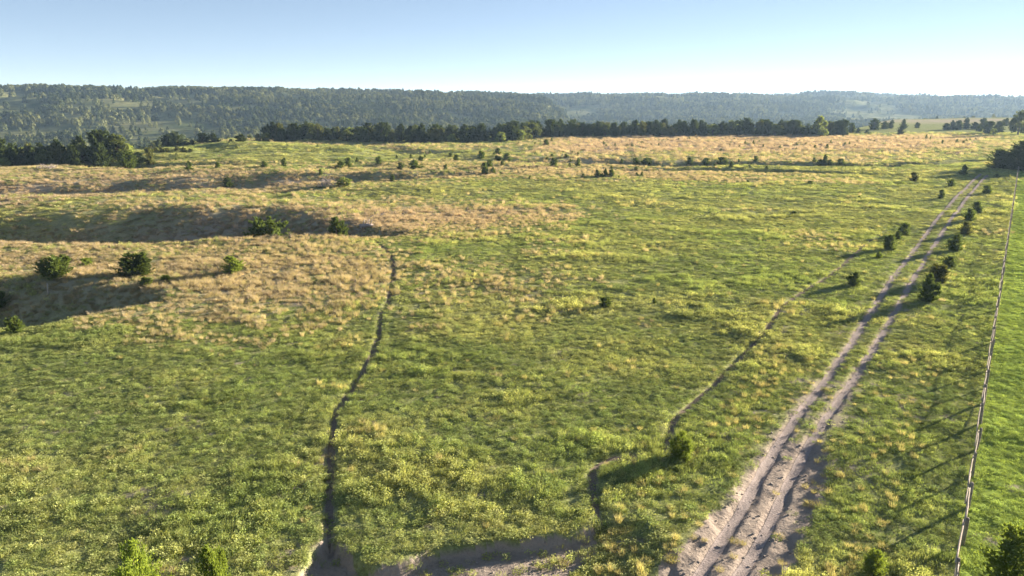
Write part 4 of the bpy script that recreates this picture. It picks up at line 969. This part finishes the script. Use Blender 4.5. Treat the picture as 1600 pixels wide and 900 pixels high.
x, y = LONE_POST
vs, fs = [], []
tube(vs, fs, [(0, 0, -.3), (.02, 0, .5), (.06, .01, 1.15), (.065, .01, 1.2)], [.085, .075, .07, .045], 8)
tag(ob('wooden_post', mesh_from('wooden_post', vs, fs, M['rail'], True), loc=(x, y, h1(x, y))), 'lone pale leaning wooden post in the shaded gully', 'post')

# ------------------------------------------------------------------ instanced cover: grass and far woodland
def instancer(name, pts, rot, scl, tint, which, sources, label, cat):
    me = bpy.data.meshes.new(name + '_points')
    n = len(pts)
    me.vertices.add(n); me.vertices.foreach_set('co', np.ascontiguousarray(pts, np.float32).ravel())
    a = me.attributes.new('rot', 'FLOAT_VECTOR', 'POINT'); a.data.foreach_set('vector', np.ascontiguousarray(rot, np.float32).ravel())
    a = me.attributes.new('scl', 'FLOAT_VECTOR', 'POINT'); a.data.foreach_set('vector', np.ascontiguousarray(scl, np.float32).ravel())
    a = me.attributes.new('tint', 'FLOAT_COLOR', 'POINT'); a.data.foreach_set('color', np.ascontiguousarray(np.c_[tint, np.ones(n)], np.float32).ravel())
    a = me.attributes.new('which', 'INT', 'POINT'); a.data.foreach_set('value', which.astype(np.int32))
    src = bpy.data.collections.new(name + '_sources')
    for k, sme in enumerate(sources):
        src.objects.link(bpy.data.objects.new('%s_source_%02d' % (name, k), sme))
    g = bpy.data.node_groups.new(name + '_scatter', 'GeometryNodeTree')
    g.interface.new_socket('Geometry', in_out='INPUT', socket_type='NodeSocketGeometry')
    g.interface.new_socket('Geometry', in_out='OUTPUT', socket_type='NodeSocketGeometry')
    N = g.nodes; Lk = g.links
    gi = N.new('NodeGroupInput'); go = N.new('NodeGroupOutput')
    ci = N.new('GeometryNodeCollectionInfo'); ci.inputs['Collection'].default_value = src; ci.inputs['Separate Children'].default_value = True; ci.inputs['Reset Children'].default_value = True
    iop = N.new('GeometryNodeInstanceOnPoints'); iop.inputs['Pick Instance'].default_value = True
    def attr(nm, dt):
        q = N.new('GeometryNodeInputNamedAttribute'); q.data_type = dt; q.inputs['Name'].default_value = nm
        return q.outputs['Attribute']
    e2r = N.new('FunctionNodeEulerToRotation')
    Lk.new(attr('rot', 'FLOAT_VECTOR'), e2r.inputs[0])
    Lk.new(gi.outputs[0], iop.inputs['Points']); Lk.new(ci.outputs[0], iop.inputs['Instance'])
    Lk.new(attr('which', 'INT'), iop.inputs['Instance Index']); Lk.new(e2r.outputs[0], iop.inputs['Rotation']); Lk.new(attr('scl', 'FLOAT_VECTOR'), iop.inputs['Scale'])
    Lk.new(iop.outputs[0], go.inputs[0])
    o = ob(name, me)
    md = o.modifiers.new('scatter', 'NODES'); md.node_group = g
    tag(o, label, cat, kind='stuff')
    return o

def tuft(seed, n, rad, h, wid, spread, bend):
    """grass tuft: n curved blades"""
    rng = np.random.default_rng(seed); V, F = [], []
    for k in range(n):
        a = rng.uniform(0, 6.28); r = rad * math.sqrt(rng.random())
        p = np.array([r * math.cos(a), r * math.sin(a), -.03])
        az = a + rng.normal(0, .9); L = h * rng.uniform(.55, 1.1)
        out = np.array([math.cos(az), math.sin(az), 0]); sp = spread * rng.uniform(.3, 1.3)
        sd = np.array([-math.sin(az), math.cos(az), 0]) * wid * rng.uniform(.7, 1.3)
        if rng.random() < .5: sd = sd * .4 + out * wid * .8
        m = p + out * L * sp * .4 + np.array([0, 0, L * .6]); t = p + out * L * (sp + bend * rng.random()) + np.array([0, 0, L * (1 - .25 * sp)])
        i = len(V); V += [p - sd * .5, p + sd * .5, m + sd * .42, m - sd * .42, t]
        F += [(i, i + 1, i + 2), (i, i + 2, i + 3), (i + 3, i + 2, i + 4)]
    return mesh_np('tuft', np.array(V), np.array(F), M['grass'], False)

def forb(seed, n, rad, h, size):
    """leafy weed clump: stems with broad leaves"""
    rng = np.random.default_rng(seed); V, F = [], []
    for k in range(n):
        a = rng.uniform(0, 6.28); r = rad * math.sqrt(rng.random())
        p = np.array([r * math.cos(a), r * math.sin(a), rng.uniform(.1, 1) * h * (1.05 - .5 * r / rad)])
        az = rng.uniform(0, 6.28); d = np.array([math.cos(az), math.sin(az), rng.uniform(-.2, .75)]); d /= np.linalg.norm(d)
        s = np.cross(d, [rng.normal(0, .4), rng.normal(0, .4), 1]); s /= np.linalg.norm(s)
        L = size * rng.uniform(.6, 1.2); W = L * rng.uniform(.28, .42)
        i = len(V); V += [p, p + d * L * .5 + s * W, p + d * L + np.array([0, 0, -L * .15]), p + d * L * .5 - s * W]
        F += [(i, i + 1, i + 2), (i, i + 2, i + 3)]
    return mesh_np('forb', np.array(V), np.array(F), M['grass'], False)

SRC = [forb(1, 64, .28, .30, .105), forb(2, 60, .24, .38, .10), forb(3, 60, .32, .20, .10),
       tuft(4, 60, .26, .26, .014, .55, .35), tuft(5, 60, .30, .20, .014, .7, .4), tuft(6, 64, .32, .30, .013, .45, .3),
       tuft(7, 70, .20, .55, .014, .38, .35), tuft(8, 70, .24, .48, .014, .5, .4), tuft(9, 60, .17, .66, .013, .3, .35)]

def grass_points(y0, y1, dens, seed):
    rng = np.random.default_rng(seed)
    half = .80
    area = half * (y1 ** 2 - y0 ** 2)
    n = int(area * dens)
    y = np.sqrt(rng.uniform(y0 * y0, y1 * y1, n)); x = rng.uniform(-half, half, n) * y
    return x, y, rng

def grass_band(y0, y1, dens, seed, sxy, sz):
    x, y, rng = grass_points(y0, y1, dens, seed)
    n = len(x)
    d, p = dry_field(x, y)
    lush = lush_field(x, y) > .5
    td = track_dist(x, y)
    patch = fbm(x / 5.5, y / 4.5, 201, 3); fine_ = fbm(x / 1.6, y / 1.6, 203, 2); big = fbm(x / 26, y / 20, 205, 2)
    isdry = rng.random(n) < np.clip(d * 1.15 - .12, 0, .88)
    rare = (~isdry) & (rng.random(n) < np.clip(.004 + .6 * np.maximum(patch - .42, 0) + np.where((td < 5) & (y < 52), .05, 0), 0, .35)) & ~lush   # lone dry tufts in the green
    bank = in_poly(x, y, WASH)
    rare |= bank & (rng.random(n) < .45)
    tall = isdry | rare
    which = np.where(tall, rng.integers(6, 9, n), np.where(rng.random(n) < np.clip(.55 + .5 * big, .15, .9), rng.integers(0, 3, n), rng.integers(3, 6, n)))
    # plant colours
    g = (np.array([.225, .285, .108])[None] * (1 + .28 * fine_[:, None]))
    ylw = np.clip(.34 + .7 * big + .5 * patch + rng.normal(0, .22, n) + np.interp(y, [40, 130], [0, .22]), 0, 1)[:, None]
    g = g * (1 - ylw) + np.array([.46, .47, .215]) * ylw
    g = np.where(lush[:, None], np.array([.33, .42, .13]) * (1 + .12 * rng.normal(0, 1, (n, 1)).clip(-1, 1)), g)
    t1 = rng.random((n, 1))
    tan = np.array([.47, .40, .32]) * (1 - t1) + np.array([.36, .32, .165]) * t1
    pk = np.array([.46, .355, .315]) * (1 - t1) + np.array([.37, .29, .255]) * t1
    dc = tan * (1 - p[:, None]) + pk * p[:, None]
    dc = np.where(rare[:, None], np.array([.40, .36, .20]) * (1 + .3 * (t1 - .5)), dc)
    tint = np.where(tall[:, None], dc, g) * (1 + .16 * rng.normal(0, 1, (n, 1)).clip(-2, 2))
    # where nothing or little grows
    keep = np.ones(n, bool)
    wear = np.interp(y, [25, 36, 50, 120], [1.0, .7, .1, .0])
    wob = .3 * fbm(x / 1.1, y / 1.1, 207, 2)
    keep &= ~((td + .5 * wob) < .30)
    keep &= ~(((td + wob) < .36 + wear) & (rng.random(n) < .72))
    m = y < 160
    tl = np.full(n, 9.0); tl[m] = line_dist(x[m], y[m], TRAIL)[0]
    keep &= ~((tl < .15) | ((tl < .30) & (rng.random(n) < .55)))
    ft = np.full(n, 9.0); ft[m] = line_dist(x[m], y[m], FAINT_TRAIL)[0]
    keep &= ~((ft < .30) & (rng.random(n) < .9))
    m = y < 60
    if m.any():
        ins = np.zeros(n, bool); ins[m] = in_poly(x[m], y[m], HOLLOW_DIRT)
        was = np.zeros(n, bool); was[m] = in_poly(x[m], y[m], WASH)
        keep &= ~(((ins & (rng.random(n) < .78)) | (was & (rng.random(n) < np.where(td < .5, .96, .74)))))
    hscale = np.clip(1 + .6 * patch + .35 * fine_, .4, 2.0) * rng.uniform(.75, 1.3, n)
    weeds = fbm(x / 6.5, y / 4.2, 209, 3)
    hscale = hscale * (1 + 1.3 * sstep(.22, .5, weeds) * (~tall))
    hscale = np.where(isdry, hscale * 1.2, hscale)
    hscale = np.where(td < 1.6, hscale * .6, hscale)
    hscale = np.where(lush, .65 * rng.uniform(.8, 1.2, n), hscale)
    s = rng.uniform(.8, 1.25, n) * np.where(tall, .9, 1.0)
    scl = np.stack([s * sxy, s * sxy, hscale * sz], -1)
    rot = np.stack([rng.normal(0, .10, n), rng.normal(0, .10, n), rng.uniform(0, 6.283, n)], -1)
    z = height(x, y)
    pts = np.stack([x, y, z], -1)
    return pts[keep], rot[keep], scl[keep], tint[keep], which[keep]

bands = [grass_band(22, 62, 14, 1, .85, .55), grass_band(62, 120, 5.6, 2, 1.15, .65), grass_band(120, 225, 1.7, 3, 1.9, .8), grass_band(225, 400, .40, 4, 3.3, 1.2)]
allb = [np.concatenate(v) for v in zip(*bands)]
_, drop_ = far_height(allb[0][:, 0], allb[0][:, 1])
kp = drop_ < .15
allb = [v[kp] for v in allb]
print('grass instances', len(allb[0]), round(time.time() - T0, 1))
instancer('meadow_grass', *allb, SRC, 'mixed green weeds and tan dry grass covering the meadow', 'grass')

def stone_mesh(seed):
    rng = np.random.default_rng(seed)
    v = np.array([(a, b, c) for a in (-1, 1) for b in (-1, 1) for c in (-1, 1)] + [(1.3, 0, 0), (-1.3, 0, 0), (0, 1.3, 0), (0, -1.3, 0), (0, 0, 1.2), (0, 0, -1.2)], float)
    v *= rng.uniform(.75, 1.15, v.shape) * .5; v[:, 2] *= .65
    bm = bmesh.new()
    for p in v: bm.verts.new(p)
    bmesh.ops.convex_hull(bm, input=bm.verts[:])
    me = bpy.data.meshes.new('stone'); bm.to_mesh(me); bm.free()
    me.materials.append(M['stone'])
    return me
M['stone'] = rough_material('clods_and_stones', (.20, .165, .145), (.38, .33, .29), 3, .5)
def stones():
    rng = np.random.default_rng(9); n = 26000
    y = np.sqrt(rng.uniform(24 ** 2, 48 ** 2, n)); x = rng.uniform(-.45, .65, n) * y
    d = track_dist(x, y)
    k = (in_poly(x, y, HOLLOW_DIRT) & (rng.random(n) < .2)) | (in_poly(x, y, WASH) & (rng.random(n) < .12)) | ((d < 1.1) & (rng.random(n) < .12))
    x, y = x[k], y[k]; n = len(x)
    s = .025 + .09 * rng.random(n) ** 5
    instancer('loose_stones', np.stack([x, y, height(x, y) + .2 * s], -1), rng.uniform(-.4, .4, (n, 3)) + np.stack([0 * x, 0 * x, rng.uniform(0, 6.28, n)], -1),
              np.stack([s * rng.uniform(.8, 1.5, n), s, s], -1), np.ones((n, 3)), rng.integers(0, 4, n), [stone_mesh(k_) for k_ in range(4)],
              'loose stones and clods of soil strewn over the worn dirt', 'stones')
    print('stones', n)
stones()

# ------------------------------------------------------------------ woodland on the valley slopes
def lod_tree(seed, n, kind):
    rng = np.random.default_rng(seed); V, F = [], []
    for k in range(n):
        t = rng.random(); a = rng.uniform(0, 6.28)
        if kind == 'cone': r = .42 * (1 - t) ** .8 * rng.uniform(.7, 1.1)
        else: r = .46 * math.sqrt(max(.03, 1 - (2 * t - .9) ** 2 / 1.25)) * rng.uniform(.75, 1.08)
        c = np.array([r * math.cos(a), r * math.sin(a), .04 + .93 * t])
        nn = np.array([math.cos(a), math.sin(a), .5]) + rng.normal(0, .6, 3); nn /= np.linalg.norm(nn)
        s1 = np.cross(nn, rng.normal(0, 1, 3)); s1 /= np.linalg.norm(s1); s2 = np.cross(nn, s1)
        q = rng.uniform(.09, .17); i = len(V)
        V += [c - s1 * q - s2 * q * .6, c + s1 * q - s2 * q * .5, c + s2 * q]
        F.append((i, i + 1, i + 2))
    return mesh_np('woodland_tree', np.array(V), np.array(F), M['wood'], False)
WSRC = [lod_tree(1, 110, 'cone'), lod_tree(2, 120, 'round'), lod_tree(3, 110, 'round'), lod_tree(4, 100, 'cone')]

def woodland(name, u0, u1, y0, y1, spacing, seed, label, hmin, hmax, dens_fn):
    rng = np.random.default_rng(seed)
    k0, k1 = (u0 - 800) / 1180, (u1 - 800) / 1180
    n = int((k1 - k0) * (y1 ** 2 - y0 ** 2) / 2 / spacing ** 2)
    y = np.sqrt(rng.uniform(y0 * y0, y1 * y1, n)); x = rng.uniform(k0, k1, n) * y
    u = far_u(x, y)
    _, drop = far_height(x, y)
    p = dens_fn(x, y, u) * (drop > .12)
    k = rng.random(n) < p
    x, y = x[k], y[k]; n = len(x)
    z = height(x, y, False)
    hh = rng.uniform(hmin, hmax, n) * np.interp(y, [350, 800, 1400], [.8, .8 if u0 < 0 else .5, 1]); ww = hh * rng.uniform(.6, 1.0, n)
    mixn = fbm(x / 90, y / 90, seed + 300, 3)
    which = np.where(rng.random(n) < .5 + .6 * mixn, rng.choice([0, 3], n), rng.choice([1, 2], n))
    dark = np.array([.040, .056, .026]); pale = np.array([.135, .145, .07])
    t = np.clip(np.where(which % 3 == 0, .1, .55) + rng.normal(0, .22, n) + .9 * fbm(x / 60, y / 45, seed + 310, 2), 0, 1)[:, None]
    tint = dark * (1 - t) + pale * t
    rot = np.stack([np.zeros(n), np.zeros(n), rng.uniform(0, 6.28, n)], -1)
    print(name, n)
    instancer(name, np.stack([x, y, z - .3], -1), rot, np.stack([ww, ww, hh], -1), tint, which, WSRC, label, 'woodland')

def dA(x, y, u):
    n = fbm(x / 75, y / 55, 401, 3)
    d = np.where(n > -.30, .95, .08)
    open_ = (u < 340) & (y > 700) & (y < 1080)
    d = np.where(open_, np.where(n > .15, .7, .07), d)
    d = np.where((u > 380) & (y > 1190), np.where(n > .1, .5, .05), d)
    return d
def dB(x, y, u):
    n = fbm(x / 130, y / 90, 402, 3)
    d = np.where(n > -.18, .92, .05)
    d = np.where(y > 1840, np.where(n > .12, .5, .02), d)
    return d
def dC(x, y, u):
    n = fbm(x / 150, y / 120, 403, 3)
    d = np.where(n > -.04, .88, .04)
    d = np.where((u > 1120) & (u < 1400) & (y > 1700) & (y < 2270), np.where(n > .3, .6, .01), d)
    d = np.where((u > 1270) & (y > 2230) & (y < 2420), .95, d)
    return d
woodland('near_hill_woodland', -160, 905, 330, 1420, 5.6, 1, 'dark woodland covering the nearer hillside across the valley', 5.5, 11, dA)
woodland('far_hill_woodland', 420, 1320, 1150, 2200, 8.6, 2, 'hazy blue woodland on the farther slope across the valley', 7, 11, dB)
woodland('hilltop_woodland', 1080, 1720, 700, 2600, 10.5, 3, 'pale hazy woodland around the open hill with a wooded top', 7, 12, dC)
woodland('horizon_woodland', -100, 1720, 2500, 4300, 24, 4, 'faint line of trees along the far horizon', 8, 13, lambda x, y, u: np.where(fbm(x / 200, y / 200, 404, 2) > -.1, .8, .1))

# ------------------------------------------------------------------ haze
def build_haze():
    m, nt = new_mat('haze_air')
    v = nd(nt, 'ShaderNodeVolumePrincipled')
    v.inputs['Color'].default_value = (.50, .72, 1.0, 1)
    v.inputs['Density'].default_value = HAZE_DENSITY
    v.inputs['Anisotropy'].default_value = .2
    o = nd(nt, 'ShaderNodeOutputMaterial'); nt.links.new(v.outputs[0], o.inputs['Volume'])
    x0, x1, y0, y1, z0, z1 = -14000, 14000, -14000, 14000, -45, 62
    vs = [(x, y, z) for z in (z0, z1) for y in (y0, y1) for x in (x0, x1)]
    fs = [(0, 2, 3, 1), (4, 5, 7, 6), (0, 1, 5, 4), (2, 6, 7, 3), (0, 4, 6, 2), (1, 3, 7, 5)]
    o = ob('haze', mesh_from('haze', vs, fs, m))
    tag(o, 'thin pale evening haze lying over the whole valley', 'haze', kind='stuff')
HAZE_DENSITY = .00010
build_haze()
print('script', round(time.time() - T0, 1))
